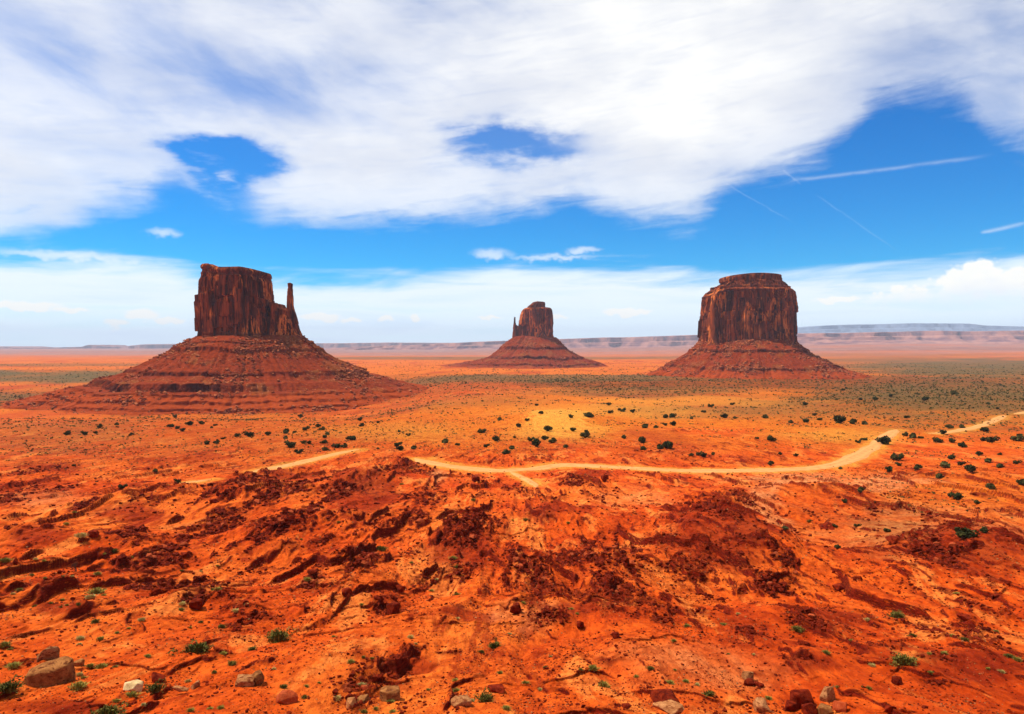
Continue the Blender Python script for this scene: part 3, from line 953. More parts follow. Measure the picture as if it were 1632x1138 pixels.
# ------------------------------------------------------------------ ground sheet
def build_ground():
    lat = TX / np.maximum(np.maximum(TY, 0.6 * DD), 1)
    ly = np.log(np.maximum(TY, 0.6 * DD))
    nz = fbm(TX / 60, TY / 90, 3, 41)
    nz2 = fbm((TX + 0.22 * TY * np.tanh((TX - 2) / 12)) / 6, TY / 20, 4, 47) * (DD < 700)
    nzf = fbm(lat * 9, ly * 9, 4, 43)

    def blob(px, py, rx, ry, soft=0.5):
        # a patch on the ground, its middle and half sizes measured on the ground
        (x0, xa, xb), (y0, ya, yb) = hit([px, px, px], [py, py - ry, py + ry], base_land)
        l0 = x0 / y0
        rl = rx / FPX
        ry_ = abs(math.log(ya) - math.log(yb)) / 2
        lc = (math.log(ya) + math.log(yb)) / 2
        e = np.hypot((lat - l0) / rl, (ly - lc) / ry_) + 0.28 * nzf + 0.1 * nz + 0.35 * nz2
        return 1 - sstep(e, 1 - soft * 0.5, 1 + soft * 0.5)
    # orange sand of the middle distance, deep red in front
    orange = sstep(ly + 0.14 * nz + 0.05 * nz2, math.log(300), math.log(560))
    orange = np.maximum(orange, 0.55 * blob(1500, 800, 260, 60, 1.2))
    orange = orange * (1 - 0.85 * blob(660, 628, 190, 18, 0.8))
    orange = orange * (1 - 0.8 * blob(150, 712, 400, 46, 1.2)) * (1 - 0.75 * blob(1130, 690, 70, 8, 1.0)) * (1 - 0.8 * blob(1560, 725, 160, 26, 1.2))
    sand = np.maximum.reduce([1 - sstep((1 - blob(890, 668, 52, 18, 0.8)) * 1.0, 0.42, 0.58), 0.7 * blob(895, 690, 80, 16, 1.0), 0.5 * blob(1330, 698, 100, 12, 1.0), 0.4 * blob(620, 690, 120, 14, 1.3),
                              0.55 * blob(1000, 655, 180, 10, 1.3), 0.5 * blob(1130, 640, 200, 8, 1.2)])
    pink = 1.0 * np.maximum.reduce([blob(1320, 770, 150, 14, 1.0), 0.8 * blob(1215, 800, 26, 34, 0.9), 0.9 * blob(700, 765, 16, 16, 0.8), 0.8 * blob(1238, 838, 24, 26, 1.0), 0.7 * blob(1285, 872, 34, 18, 1.0), 0.5 * blob(70, 800, 80, 12, 1.1),
                              0.5 * blob(1480, 850, 150, 40, 1.3), 0.5 * blob(1590, 870, 70, 30, 1.2), 0.4 * blob(1010, 800, 60, 14, 1.2), 0.55 * blob(1100, 1075, 120, 30, 1.4), 0.4 * blob(830, 985, 60, 15, 1.2)])
    sand = np.maximum(sand, ROAD * 0.75)
    # scrub, and cloud shadow painted as dark bands on the far plain
    olive = np.maximum.reduce([blob(90, 600, 280, 10, 0.6), blob(1560, 588, 240, 17, 0.8), 0.7 * blob(1450, 574, 180, 5, 0.9), 0.8 * blob(880, 603, 260, 6, 0.8), 0.85 * blob(1540, 640, 230, 32, 1.1), 0.6 * blob(1000, 625, 200, 8, 1.2),
                               0.55 * blob(1300, 655, 260, 14, 1.2), 0.75 * blob(760, 571, 500, 2.2, 0.8), 0.6 * blob(130, 582, 300, 2.2, 0.8), 0.4 * blob(720, 642, 150, 10, 1.2),
                               0.4 * blob(1420, 860, 70, 46, 1.2), 0.35 * blob(60, 700, 140, 30, 1.3), 0.65 * blob(20, 634, 90, 6, 1.0), 0.5 * blob(1350, 566, 300, 3, 1.0)])
    brown = np.maximum.reduce([blob(330, 640, 360, 20, 0.6), 0.7 * blob(640, 622, 210, 22, 0.7), blob(1300, 610, 420, 12, 0.8), blob(1000, 612, 200, 9, 0.8), 0.8 * blob(1500, 632, 240, 20, 1.0), 0.7 * blob(560, 632, 140, 14, 1.0), 0.75 * blob(80, 630, 200, 10, 1.0),
                               0.9 * blob(1450, 556, 300, 2.5, 0.8), 0.7 * blob(700, 560, 700, 3, 1.0), 0.5 * blob(300, 700, 300, 40, 1.4)])
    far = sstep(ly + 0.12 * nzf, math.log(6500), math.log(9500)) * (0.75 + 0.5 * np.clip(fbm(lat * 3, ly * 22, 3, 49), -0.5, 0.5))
    # slope: bare steep faces are dark beds
    gz_r = np.gradient(TZ, axis=0) / np.maximum(np.gradient(DD, axis=0), 1e-6)
    gz_a = np.gradient(TZ, axis=1) / np.maximum(np.gradient(AA, axis=1) * DD, 1e-6)
    slope = np.hypot(gz_r, gz_a)
    rock = np.clip(np.maximum(ROCK * 0.9, sstep(slope, 0.75, 1.35) * (DD < 600) * (DD > 55)), 0, 1)
    rub = np.clip(RUB * 1.15, 0, 1)
    V = np.column_stack([TX.ravel(), TY.ravel(), TZ.ravel()])
    F = quad_grid(NR, NA, wrap=True)
    F = F[:, ::-1]
    c = len(V)
    V = np.vstack([V, [[0, 0, 117.9]]])
    j = np.arange(NA)
    cap = np.column_stack([np.full(NA, c), (j + 1) % NA, j, j])[:, :4]
    at = {'orange': orange, 'sand': sand, 'pink': pink, 'olive': olive, 'brown': brown, 'rock': rock, 'rubble': rub, 'deep': DEEP, 'far': np.clip(far, 0, 1)}
    at = {k: np.append(v.ravel(), 0) for k, v in at.items()}
    o = mesh_obj('ground', V, F, M_GROUND, attrs=at)
    tag(o, kind='structure')
    return olive, brown, sand


OLIVE, BROWN, SAND = build_ground()


def build_road():
    VV, FF, AC = [], [], []
    n0 = 0
    for P, w in ROADS:
        tg = np.gradient(P, axis=0)
        tg /= np.hypot(tg[:, 0], tg[:, 1])[:, None]
        nx, ny = -tg[:, 1], tg[:, 0]
        ac = np.linspace(-1, 1, 9)
        en = np.minimum(np.arange(len(P)), np.arange(len(P))[::-1]) * 3.0
        wv = w * (1 + 0.30 * fbm(np.arange(len(P)) / 11.0, np.zeros(len(P)), 3, 5)) * np.clip(0.15 + en / 14.0, 0, 1)
        X = P[:, 0:1] + nx[:, None] * ac[None, :] * wv[:, None]
        Y = P[:, 1:2] + ny[:, None] * ac[None, :] * wv[:, None]
        Z = land(X, Y) + 0.26 - 0.42 * np.abs(ac[None, :]) ** 3 + 0.0 * X
        VV.append(np.column_stack([X.ravel(), Y.ravel(), Z.ravel()]))
        FF.append(quad_grid(len(P), 9) + n0)
        AC.append(np.broadcast_to(ac, X.shape).ravel())
        n0 += X.size
    o = mesh_obj('dirt_road', np.vstack(VV), np.vstack(FF), M_ROAD, attrs={'across': np.concatenate(AC)})
    tag(o, kind='structure')


build_road()


# ------------------------------------------------------------------ buttes
def world_x(px, dist):
    return (px - CX) / FPX * dist


def world_z(py, dist):
    dz = pix_dir(CX, py)
    return CAM_Z + float(dz[2] / dz[1]) * dist


def cliff_mesh(levels, top, zb, yc, depth, seed, na=420, nz=96, p=3.4, amp=1.0, beds=(), lean=0.0, brow_k=0.05):
    """a sheer rock mass. levels: (t, left x, right x); top: [(x, z)]; depth: half depth"""
    th = np.linspace(0, 2 * PI, na, endpoint=False)
    t = np.linspace(0, 1, nz)
    T, TH = np.meshgrid(t, th, indexing='ij')
    lt = np.array([l[0] for l in levels]); lx = np.array([l[1] for l in levels]); rx = np.array([l[2] for l in levels])
    xl = np.interp(T, lt, lx); xr = np.interp(T, lt, rx)
    c, s = np.cos(TH), np.sin(TH)
    ux = np.sign(c) * np.abs(c) ** (2 / p); uy = np.sign(s) * np.abs(s) ** (2 / p)
    a = (xr - xl) / 2
    xc = (xr + xl) / 2
    full = (rx - lx).max() / 2
    b = depth * (0.55 + 0.45 * a / full)
    X = xc + a * ux; Y = yc + b * uy + lean * T
    tx = np.array([q[0] for q in top]); tz = np.array([q[1] for q in top])
    # blocks and columns
    Zn = zb + T * (tz.max() - zb)
    wx = 9 * vnoise3(X / 35, Y / 35, Zn / 60, seed); wy = 9 * vnoise3(X / 35, Y / 35, Zn / 60, seed + 1)
    d = 7.5 * cell3((X + wx) / 27, (Y + wy) / 27, Zn / 130 + 0.3, seed + 2)
    d += 4.2 * cell3((X + wx * .6) / 12, (Y + wy * .6) / 12, Zn / 60 + cell3(X / 12, Y / 12, Zn * 0, seed + 9) * 0.5, seed + 3)
    d += 2.0 * cell3((X + wx * .3) / 5.5, (Y + wy * .3) / 5.5, Zn / 26, seed + 4)
    d += 4.0 * vnoise3(X / 45, Y / 45, Zn / 120, seed + 5)
    crack = np.abs(vnoise3((X + wx) / 15, (Y + wy) / 15, Zn / 200, seed + 6))
    d -= 9.0 * np.exp(-(crack / 0.07) ** 2) * (0.5 + 0.5 * vnoise3(X / 60, Y / 60, Zn / 60, seed + 7))
    d = np.minimum(d - 5.0, 2.5) * amp
    bed = np.zeros(T.shape)
    for (b0, b1, out) in beds:
        m = bump(T, b0 - 0.012, b0, b1, b1 + 0.012)
        d += out * m * (0.8 + 0.5 * vnoise3(X / 20, Y / 20, Zn / 4, seed + 8))
        bed = np.maximum(bed, m)
    d *= np.clip((1.0 - T) * 14, 0.25, 1)
    # round the brow
    brow = 1 - brow_k * sstep(T, 0.965, 1.0)
    nl = np.hypot(c / np.maximum(a, 1), s / np.maximum(b, 1))
    X = xc + (a * ux) * brow + d * (c / np.maximum(a, 1)) / nl
    Y = yc + (b * uy) * brow + lean * T + d * (s / np.maximum(b, 1)) / nl
    ztop = np.interp(X, tx, tz)
    Z = zb + T * (ztop - zb)
    Xs, Ys, Zs, Bs = [X], [Y], [Z], [bed]
    for k in (0.75, 0.45, 0.15):
        xx = xc[-1] + (X[-1] - xc[-1]) * k; yy = yc + lean + (Y[-1] - yc - lean) * k
        Xs.append(xx[None]); Ys.append(yy[None])
        Zs.append((np.interp(xx, tx, tz) + 1.6 * vnoise3(xx / 9, yy / 9, xx * 0, seed + 10) * amp + 1.0 * (1 - k))[None])
        Bs.append(np.zeros((1, na)))
    X = np.vstack(Xs); Y = np.vstack(Ys); Z = np.vstack(Zs); B = np.vstack(Bs)
    n = X.shape[0]
    V = np.column_stack([X.ravel(), Y.ravel(), Z.ravel()])
    F = quad_grid(n, na, wrap=True)
    cidx = len(V)
    V = np.vstack([V, [[X[-1].mean(), Y[-1].mean(), Z[-1].mean() + 0.3]]])
    j = np.arange(na)
    last = (n - 1) * na
    tri = np.column_stack([last + j, last + (j + 1) % na, np.full(na, cidx), np.full(na, cidx)])
    return V, F, tri[:, :3], np.append(B.ravel(), 0)


def join_parts(lst):
    VV, FF, BB = [], [], []
    n = 0
    for V, F, T, B in lst:
        tr = np.vstack([F[:, [0, 1, 2]], F[:, [0, 2, 3]], T]) + n
        VV.append(V); FF.append(tr); BB.append(B)
        n += len(V)
    return np.vstack(VV), np.vstack(FF), np.concatenate(BB)


def talus_mesh(left, right, front, back, xc, yc, seed, beds, na=900, amp=1.0, sub=5, p=2.0, foot=None, gul=1.0, cut=(2.0, 3.0)):
    """apron of debris. left/right/front/back: lists of radii at the same list of heights; beds: indices of segments that are low cliffs"""
    zs = np.array([q[0] for q in left], float)
    tabs = [np.array([q[1] for q in tb], float) for tb in (left, right, front, back)]
    n = len(zs)
    ti = np.linspace(0, n - 1, (n - 1) * sub + 1)
    zz = np.interp(ti, np.arange(n), zs)
    L, R, Fr, Bk = (np.interp(ti, np.arange(n), q)[:, None] for q in tabs)
    th = np.linspace(0, 2 * PI, na, endpoint=False)[None, :]
    c, s = np.cos(th), np.sin(th)
    rx = np.where(c > 0, R, L); ry = np.where(s > 0, Bk, Fr)
    r = 1.0 / (np.abs(c / rx) ** p + np.abs(s / ry) ** p) ** (1 / p)
    X = xc + r * c; Y = yc + r * s
    Z = np.broadcast_to(zz[:, None], X.shape).copy()
    span = zs.max() - zs.min()
    low = np.clip((zs.max() - Z) / span, 0, 1)
    g = 16 * low * vnoise3(X * 0 + c * 4, X * 0 + s * 4, Z / 300, seed + 60) + 14 * vnoise3(X * 0 + c * 9, X * 0 + s * 9, Z / 160, seed) + 6 * vnoise3(c * 26 + X * 0, s * 26 + X * 0, Z / 70, seed + 1)
    gr = np.abs(vnoise3(c * 15 + X * 0, s * 15 + X * 0, Z / 220, seed + 40)); g = g - 7 * np.exp(-(gr / 0.16) ** 2)
    g = g + 4.0 * vnoise3(X / 12, Y / 12, Z / 12, seed + 2) + 2.4 * vnoise3(X / 5, Y / 5, Z / 5, seed + 3)
    d = g * (0.25 + 0.75 * low) * amp * gul
    bed = np.zeros(X.shape)
    for (i0, strength) in beds:
        m = ((ti >= i0 - 0.01) & (ti <= i0 + 1.01))[:, None]
        fade = sstep(vnoise3(c * 3.1 + i0, s * 3.1 + X * 0, X * 0 + i0 * 1.7, seed + 20 + i0), -0.55, 0.1) if strength < 1 else 1.0
        jag = vnoise3(c * 60 + X * 0, s * 60 + X * 0, X * 0, seed + 30 + i0)
        d = d + m * (1.2 + 1.5 * jag) * amp
        bed = np.maximum(bed, m * strength * fade * (1 - sstep(c, *cut)))
    Xo = X + d * c; Yo = Y + d * s
    Z = Z + low * (1 - sstep(low, 0.9, 1.0)) * 9.0 * amp * (vnoise3(c * 2.3 + X * 0, s * 2.3 + X * 0, X * 0, seed + 50) + 0.4 * vnoise3(c * 7 + X * 0, s * 7 + X * 0, X * 0, seed + 51))
    Z = Z + (1.2 * vnoise3(X / 10, Y / 10, X * 0, seed + 5) + 2.2 * vnoise3(X / 45, Y / 45, X * 0, seed + 6)) * amp
    ft = np.zeros(X.shape)
    if foot is not None:
        ft = np.broadcast_to(1 - sstep(zz, foot - 6, foot + 1)[:, None], X.shape)
    V = np.column_stack([Xo.ravel(), Yo.ravel(), Z.ravel()])
    F = quad_grid(len(ti), na, wrap=True)
    ci = len(V)
    V = np.vstack([V, [[xc, yc, zs[-1] + 2]]])
    j = np.arange(na); last = (len(ti) - 1) * na
    tri = np.column_stack([last + j, last + (j + 1) % na, np.full(na, ci)])
    T = np.vstack([F[:, [0, 1, 2]], F[:, [0, 2, 3]], tri])
    return V, T, np.append(bed.ravel(), 0), np.append(ft.ravel(), 0), (Xo, Yo, Z, bed)


# rock templates
WEDGE = [(-.95, -.3, .15), (-.7, -.45, -.25), (.1, -.5, -.3), (.6, -.35, -.2), (.97, -.1, .25), (-.62, -.4, .42), (.3, -.46, .46), (.8, -.25, .66), (-.4, .4, .66), (.5, .5, .84), (.92, .35, .78), (-.8, .5, -.4), (.9, .6, -.4), (-.85, .1, .5)]


def rock_template(seed, npts=16, squash=(1, 0.85, 0.7), cuts=0, rough=0.0, blocky=0.6, pts=None):
    r = random.Random(seed)
    bm = bmesh.new()
    for p in pts or ():
        bm.verts.new(p)
    for _ in range(0 if pts else npts):
        v = Vector((r.uniform(-1, 1), r.uniform(-1, 1), r.uniform(-1, 1)))
        m = max(abs(v.x), abs(v.y), abs(v.z)); l = v.length
        v = v / (m * blocky + l * (1 - blocky))
        bm.verts.new((v.x * squash[0], v.y * squash[1], v.z * squash[2]))
    res = bmesh.ops.convex_hull(bm, input=bm.verts)
    for v in [v for v in bm.verts if not v.link_faces]:
        bm.verts.remove(v)
    if cuts:
        bmesh.ops.bevel(bm, geom=list(bm.edges), offset=0.07, segments=2, affect='EDGES', profile=0.6)
        bmesh.ops.triangulate(bm, faces=bm.faces)
        for _ in range(cuts):
            bmesh.ops.subdivide_edges(bm, edges=[e for e in bm.edges if e.calc_length() > 0.16], cuts=1)
            bmesh.ops.triangulate(bm, faces=bm.faces)
    bmesh.ops.triangulate(bm, faces=bm.faces)
    bm.normal_update()
    V = np.array([v.co[:] for v in bm.verts]); N = np.array([v.normal[:] for v in bm.verts])
    bm.verts.index_update()
    F = np.array([[v.index for v in f.verts] for f in bm.faces])
    bm.free()
    if rough:
        d = vnoise3(V[:, 0] * 2, V[:, 1] * 2, V[:, 2] * 3, seed) + 0.5 * vnoise3(V[:, 0] * 5, V[:, 1] * 5, V[:, 2] * 9, seed + 1)
        V = V + N * (d * rough)[:, None]
    V[:, 2] -= V[:, 2].min() * 0.78
    return V, F


def merge(templates, X, Y, Z, SX, seed, squash=(0.6, 1.0), tilt=0.3):
    r = np.random.default_rng(seed)
    VV, FF = [], []
    n = 0
    pick = r.integers(0, len(templates), len(X))
    for k, (tv, tf) in enumerate(templates):
        idx = np.nonzero(pick == k)[0]
        if not len(idx):
            continue
        a = r.uniform(0, 2 * PI, len(idx)); sz = r.uniform(*squash, len(idx)); t1 = r.normal(0, tilt, len(idx))
        v = tv[None] * SX[idx][:, None, None]
        v = v * np.stack([np.ones(len(idx)), r.uniform(0.7, 1, len(idx)), sz], -1)[:, None, :]
        y = v[..., 1] * np.cos(t1)[:, None] - v[..., 2] * np.sin(t1)[:, None]
        z = v[..., 1] * np.sin(t1)[:, None] + v[..., 2] * np.cos(t1)[:, None]
        x = v[..., 0]
        ca, sa = np.cos(a)[:, None], np.sin(a)[:, None]
        o = np.stack([x * ca - y * sa + X[idx][:, None], x * sa + y * ca + Y[idx][:, None], z + Z[idx][:, None]], -1)
        VV.append(o.reshape(-1, 3))
        FF.append((tf[None] + (np.arange(len(idx)) * len(tv))[:, None, None] + n).reshape(-1, 3))
        n += o.shape[0] * o.shape[1]
    return np.vstack(VV), np.vstack(FF)


ROCKS_LO = [rock_template(100 + i, 10, (1, 0.85, 0.7)) for i in range(6)]


def scree(parent, info, origin, seed, n, smin, smax, ymax):
    Xo, Yo, Z, bed = info
    r = np.random.default_rng(seed)
    ok = (Yo < ymax) & (bed < 0.3)
    ok[:3] = False; ok[-3:] = False
    w = np.where(ok, (0.06 + sstep(vnoise3(Xo / 60, Yo / 60, Z / 60, seed), -0.2, 0.6)), 0)
    # weight by area between rings
    w = (w / w.sum()).ravel()
    i = r.choice(w.size, n, p=w)
    SX = smin + (smax - smin) * r.random(n) ** 3
    V, F = merge(ROCKS_LO, Xo.ravel()[i] - origin[0], Yo.ravel()[i] - origin[1], Z.ravel()[i] - origin[2] - SX * 0.1, SX, seed)
    o = mesh_obj('scree', V, F, M_SCREE, parent, smooth=False)
    o['kind'] = 'stuff'


M_SCREE = simple_rock('scree_rock', (0.12, 0.020, 0.007), (0.46, 0.14, 0.05), 0.22)


def local(V, o):
    return V - np.array(o)[None, :]


def west_butte():
    D = 1500.0
    xc, yc = world_x(398, D), D
    x = lambda q: world_x(q, D)
    zz = lambda q, d=D - 45: world_z(q, d)
    root = empty('mitten_butte', (xc, yc, 0))
    tag(root, 'large dark red butte at left with a thin tall spire on its right', 'butte', 'three rock buttes')
    org = (xc, yc, 0)
    zb = zz(541) - 4
    body = cliff_mesh([(0, x(322), x(436)), (0.1, x(324), x(436)), (0.3, x(323), x(433)), (0.6, x(322), x(428)), (0.80, x(324), x(427)), (0.9, x(328), x(426)), (1, x(329), x(426))],
                      [(x(310), zz(432)), (x(318), zz(429)), (x(324), zz(424)), (x(333), zz(420)), (x(352), zz(421)), (x(358), zz(426)), (x(375), zz(427)), (x(400), zz(426)), (x(412), zz(428)), (x(422), zz(430)), (x(430), zz(432)), (x(436), zz(435))],
                      zb, yc + 5, 78, 301, beds=[(0.0, 0.035, 3.5), (0.05, 0.075, 2.2), (0.09, 0.11, 1.5), (0.9, 0.925, -2.0), (0.945, 0.955, 1.2)])
    wing = cliff_mesh([(0, x(420), x(483)), (0.12, x(424), x(480)), (0.3, x(426), x(478)), (0.5, x(428), x(474)), (0.75, x(430), x(468)), (1, x(432), x(464))],
                      [(x(420), zz(478)), (x(436), zz(480)), (x(438), zz(484)), (x(443), zz(482)), (x(447), zz(483)), (x(449), zz(489)), (x(458), zz(492)), (x(468), zz(494)), (x(474), zz(505)), (x(485), zz(515))],
                      zb - 3, yc, 46, 302, na=260, nz=64, amp=0.75, beds=[(0.0, 0.06, 3.0), (0.1, 0.14, 1.8)])
    V, F, B = join_parts([body, wing])
    mesh_obj('cliff', local(V, org), F, M_CLIFF, root, smooth=False, attrs={'bed': B})
    sp = cliff_mesh([(0, x(457), x(476)), (0.18, x(457), x(473)), (0.32, x(457.5), x(470)), (0.45, x(458), x(468)), (0.7, x(458.5), x(467.5)), (0.86, x(458.5), x(467.5)), (0.89, x(459.5), x(466.5)), (0.92, x(458.8), x(467)), (1, x(459.2), x(466.8))],
                    [(x(455), zz(449)), (x(463), zz(448)), (x(470), zz(450))], zz(515), yc, 8, 303, na=80, nz=60, amp=0.13, brow_k=0.0)
    V, F, B = join_parts([sp])
    mesh_obj('spire', local(V, org), F, M_CLIFF, root, smooth=False, attrs={'bed': B})
    # apron
    rows = [  # z, left px, right px, front m
        (world_z(690, 1180) - 10, -40, 660, 420), (world_z(662, 1165), 15, 740, 368), (world_z(657, 1180), 40, 712, 345), (world_z(653, 1182), 44, 708, 343), (world_z(645, 1200), 66, 682, 322),
        (world_z(641, 1202), 70, 676, 320), (world_z(634, 1220), 100, 655, 300), (world_z(630.5, 1222), 104, 650, 298), (world_z(626, 1240), 140, 630, 278), (world_z(613.5, 1246), 158, 598, 272),
        (world_z(611, 1255), 172, 582, 258), (world_z(600, 1285), 198, 572, 228), (world_z(595.5, 1287), 203, 569, 226), (world_z(577, 1320), 240, 530, 190), (world_z(560, 1352), 272, 508, 158), (world_z(554.5, 1354), 277, 504, 156),
        (world_z(547, 1375), 292, 492, 132), (world_z(545, 1376), 294, 491, 131), (world_z(538, 1400), 308, 484, 104), (world_z(534, 1420), 318, 478, 80)]
    xcp = 398
    Lr = [(q[0], (xcp - q[1]) / FPX * D * 0.87) for q in rows]
    Rr = [(q[0], (q[2] - xcp) / FPX * D) for q in rows]
    Fr = [(q[0], q[3]) for q in rows]
    Bk = [(q[0], q[3] * 0.95) for q in rows]
    V, T, B, ft, info = talus_mesh(Lr, Rr, Fr, Bk, xc, yc, 311, [(2, 0.55), (4, 0.55), (6, 0.5), (8, 0.97), (11, 0.8), (14, 0.95), (16, 0.6)], cut=(0.15, 0.6), na=1100, sub=6, foot=world_z(627, 1240), gul=1.1)
    mesh_obj('talus_slope', local(V, org), T, M_TALUS, root, attrs={'bed': B, 'foot': ft})
    scree(root, info, org, 5, 4500, 0.7, 4.6, yc + 60)
    return root


def merrick_butte():
    D = 2300.0
    px0 = 1192
    xc, yc = world_x(px0, D), D
    x = lambda q: world_x(q, D)
    zz = lambda q, d=D - 60: world_z(q, d)
    root = empty('broad_butte', (xc, yc, 0))
    tag(root, 'broad dark red butte at right with stepped cap rock and no spire', 'butte', 'three rock buttes')
    org = (xc, yc, 0)
    zb = zz(548) - 6
    body = cliff_mesh([(0, x(1116), x(1266)), (0.15, x(1118), x(1265)), (0.4, x(1119), x(1264)), (0.7, x(1120), x(1262)), (0.88, x(1122), x(1259)), (1, x(1124), x(1256))],
                      [(x(1112), zz(469)), (x(1129), zz(467)), (x(1132), zz(463)), (x(1150), zz(459)), (x(1240), zz(459)), (x(1258), zz(462)), (x(1266), zz(469))],
                      zb, yc, 118, 401, na=520, amp=1.15, beds=[(0.0, 0.03, 4), (0.95, 0.965, 2)])
    V, F, B = join_parts([body])
    mesh_obj('cliff', local(V, org), F, M_CLIFF, root, smooth=False, attrs={'bed': B})
    c1 = cliff_mesh([(0, x(1127), x(1263)), (0.2, x(1132), x(1260)), (0.28, x(1134), x(1257)), (0.45, x(1133), x(1257)), (0.5, x(1142), x(1252)), (0.85, x(1152), x(1245)), (1, x(1156), x(1240))],
                    [(x(1120), zz(446)), (x(1270), zz(446))], zz(464), yc, 96, 402, na=360, nz=50, amp=0.5, p=3.0)
    c2 = cliff_mesh([(0, x(1152), x(1240)), (0.15, x(1149), x(1242)), (0.7, x(1148.5), x(1242)), (0.9, x(1150), x(1241)), (1, x(1153), x(1239))],
                    [(x(1146), zz(439.5)), (x(1160), zz(438)), (x(1185), zz(435.5)), (x(1200), zz(435)), (x(1225), zz(436)), (x(1243), zz(437))], zz(449), yc, 78, 403, na=300, nz=36, amp=0.5, p=3.0)
    V, F, B = join_parts([c1, c2])
    mesh_obj('cap_rock', local(V, org), F, M_CLIFF, root, smooth=False, attrs={'bed': B + 0.5})
    rows = [(world_z(625, 2020) - 10, 1000, 1440, 395), (world_z(604, 2000), 1030, 1385, 340), (world_z(596, 2030), 1045, 1352, 310), (world_z(589, 2050), 1056, 1338, 285), (world_z(586, 2052), 1058, 1335, 283),
            (world_z(574, 2090), 1076, 1312, 240), (world_z(561.5, 2130), 1094, 1290, 198), (world_z(558, 2132), 1096, 1288, 196), (world_z(546, 2175), 1110, 1273, 150), (world_z(540, 2200), 1118, 1266, 120)]
    Lr = [(q[0], (px0 - q[1]) / FPX * D * 0.92) for q in rows]
    Rr = [(q[0], (q[2] - px0) / FPX * D * 0.87) for q in rows]
    Fr = [(q[0], q[3]) for q in rows]
    Bk = [(q[0], q[3]) for q in rows]
    V, T, B, ft, info = talus_mesh(Lr, Rr, Fr, Bk, xc, yc, 411, [(3, 0.75), (6, 0.8)], na=900, sub=7, amp=1.2, foot=world_z(590, 2050))
    mesh_obj('talus_slope', local(V, org), T, M_TALUS, root, attrs={'bed': B, 'foot': ft})
    scree(root, info, org, 6, 4000, 1.1, 6.0, yc + 60)


def east_butte():
    D = 3600.0
    px0 = 852
    xc, yc = world_x(px0, D), D
    x = lambda q: world_x(q, D)
    zz = lambda q, d=D - 40: world_z(q, d)
    root = empty('mitten_butte', (xc, yc, 0))
    tag(root, 'small far butte in the middle with a short thin spire on its left', 'butte', 'three rock buttes')
    org = (xc, yc, 0)
    zb = zz(540) - 6
    body = cliff_mesh([(0, x(822), x(884)), (0.2, x(826), x(882)), (0.5, x(827), x(881)), (0.8, x(829), x(880)), (0.93, x(832), x(879)), (1, x(835), x(878))],
                      [(x(820), zz(494)), (x(834), zz(491)), (x(870), zz(490)), (x(884), zz(491))], zb, yc, 85, 501, na=300, nz=70, amp=1.1, beds=[(0.0, 0.05, 3)])
    base = cliff_mesh([(0, x(816), x(835)), (0.5, x(817), x(834)), (0.8, x(818), x(832)), (1, x(818), x(830))], [(x(816), zz(517)), (x(822), zz(517)), (x(828), zz(521))], zb, yc, 26, 502, na=100, nz=30, amp=0.4)
    V, F, B = join_parts([body, base])
    mesh_obj('cliff', local(V, org), F, M_CLIFF, root, smooth=False, attrs={'bed': B})
    cp = cliff_mesh([(0, x(840), x(871)), (0.3, x(839), x(869)), (0.6, x(841), x(869)), (0.85, x(846), x(869)), (1, x(848), x(868))], [(x(838), zz(486)), (x(846), zz(482)), (x(856), zz(480)), (x(870), zz(481))],
                    zz(492), yc, 45, 503, na=160, nz=30, amp=0.5)
    V, F, B = join_parts([cp])
    mesh_obj('cap_rock', local(V, org), F, M_CLIFF, root, smooth=False, attrs={'bed': B + 0.4})
    sp = cliff_mesh([(0, x(817), x(826)), (0.3, x(817.5), x(824)), (0.55, x(818), x(822.5)), (0.85, x(818.4), x(822.5)), (1, x(819), x(822))], [(x(817), zz(505)), (x(824), zz(505))], zz(524), yc, 9, 504, na=50, nz=36, amp=0.22)
    V, F, B = join_parts([sp])
    mesh_obj('spire', local(V, org), F, M_CLIFF, root, smooth=False, attrs={'bed': B})
    rows = [(world_z(600, 3150) - 10, 600, 1040, 560), (world_z(593, 3180), 655, 985, 480), (world_z(588, 3240), 690, 960, 410), (world_z(582, 3300), 735, 950, 360), (world_z(580.5, 3302), 738, 949, 358), (world_z(572, 3360), 775, 928, 290),
            (world_z(569, 3362), 780, 925, 288), (world_z(556, 3430), 797, 903, 200), (world_z(553, 3432), 799, 901, 198), (world_z(543, 3490), 812, 890, 130), (world_z(536, 3520), 820, 882, 95)]
    Lr = [(q[0], (px0 - q[1]) / FPX * D) for q in rows]
    Rr = [(q[0], (q[2] - px0) / FPX * D) for q in rows]
    Fr = [(q[0], q[3]) for q in rows]
    Bk = [(q[0], q[3]) for q in rows]
    V, T, B, ft, info = talus_mesh(Lr, Rr, Fr, Bk, xc, yc, 511, [(3, 0.6), (5, 0.8), (7, 0.7)], na=700, sub=6, amp=1.4, foot=world_z(584, 3300))
    mesh_obj('talus_slope', local(V, org), T, M_TALUS, root, attrs={'bed': B, 'foot': ft})
    scree(root, info, org, 7, 1500, 1.6, 6.5, yc + 60)


west_butte()
merrick_butte()
east_butte()


# ------------------------------------------------------------------ far mesas
def far_material():
    m, t, b = material('far_rock')
    pos = t.n.new('ShaderNodeNewGeometry').outputs['Position']
    tall = t.scale_vec(pos, (1.0, 1.0, 0.15))
    a = t.noise(tall, 0.0035, 6, 0.6)
    l = t.noise(t.scale_vec(pos, (0.02, 0.02, 1.0)), 0.02, 4, 0.6)
    col = t.mix(t.smooth(a, 0.38, 0.62), (0.13, 0.050, 0.050), (0.34, 0.140, 0.095))  # rock colours with the lilac of haze already mixed in
    col = t.mix(t.mul(t.smooth(l, 0.5, 0.62), 0.3), col, (0.52, 0.24, 0.15))
    t.l.new(col, b.inputs['Base Color'])
    return m


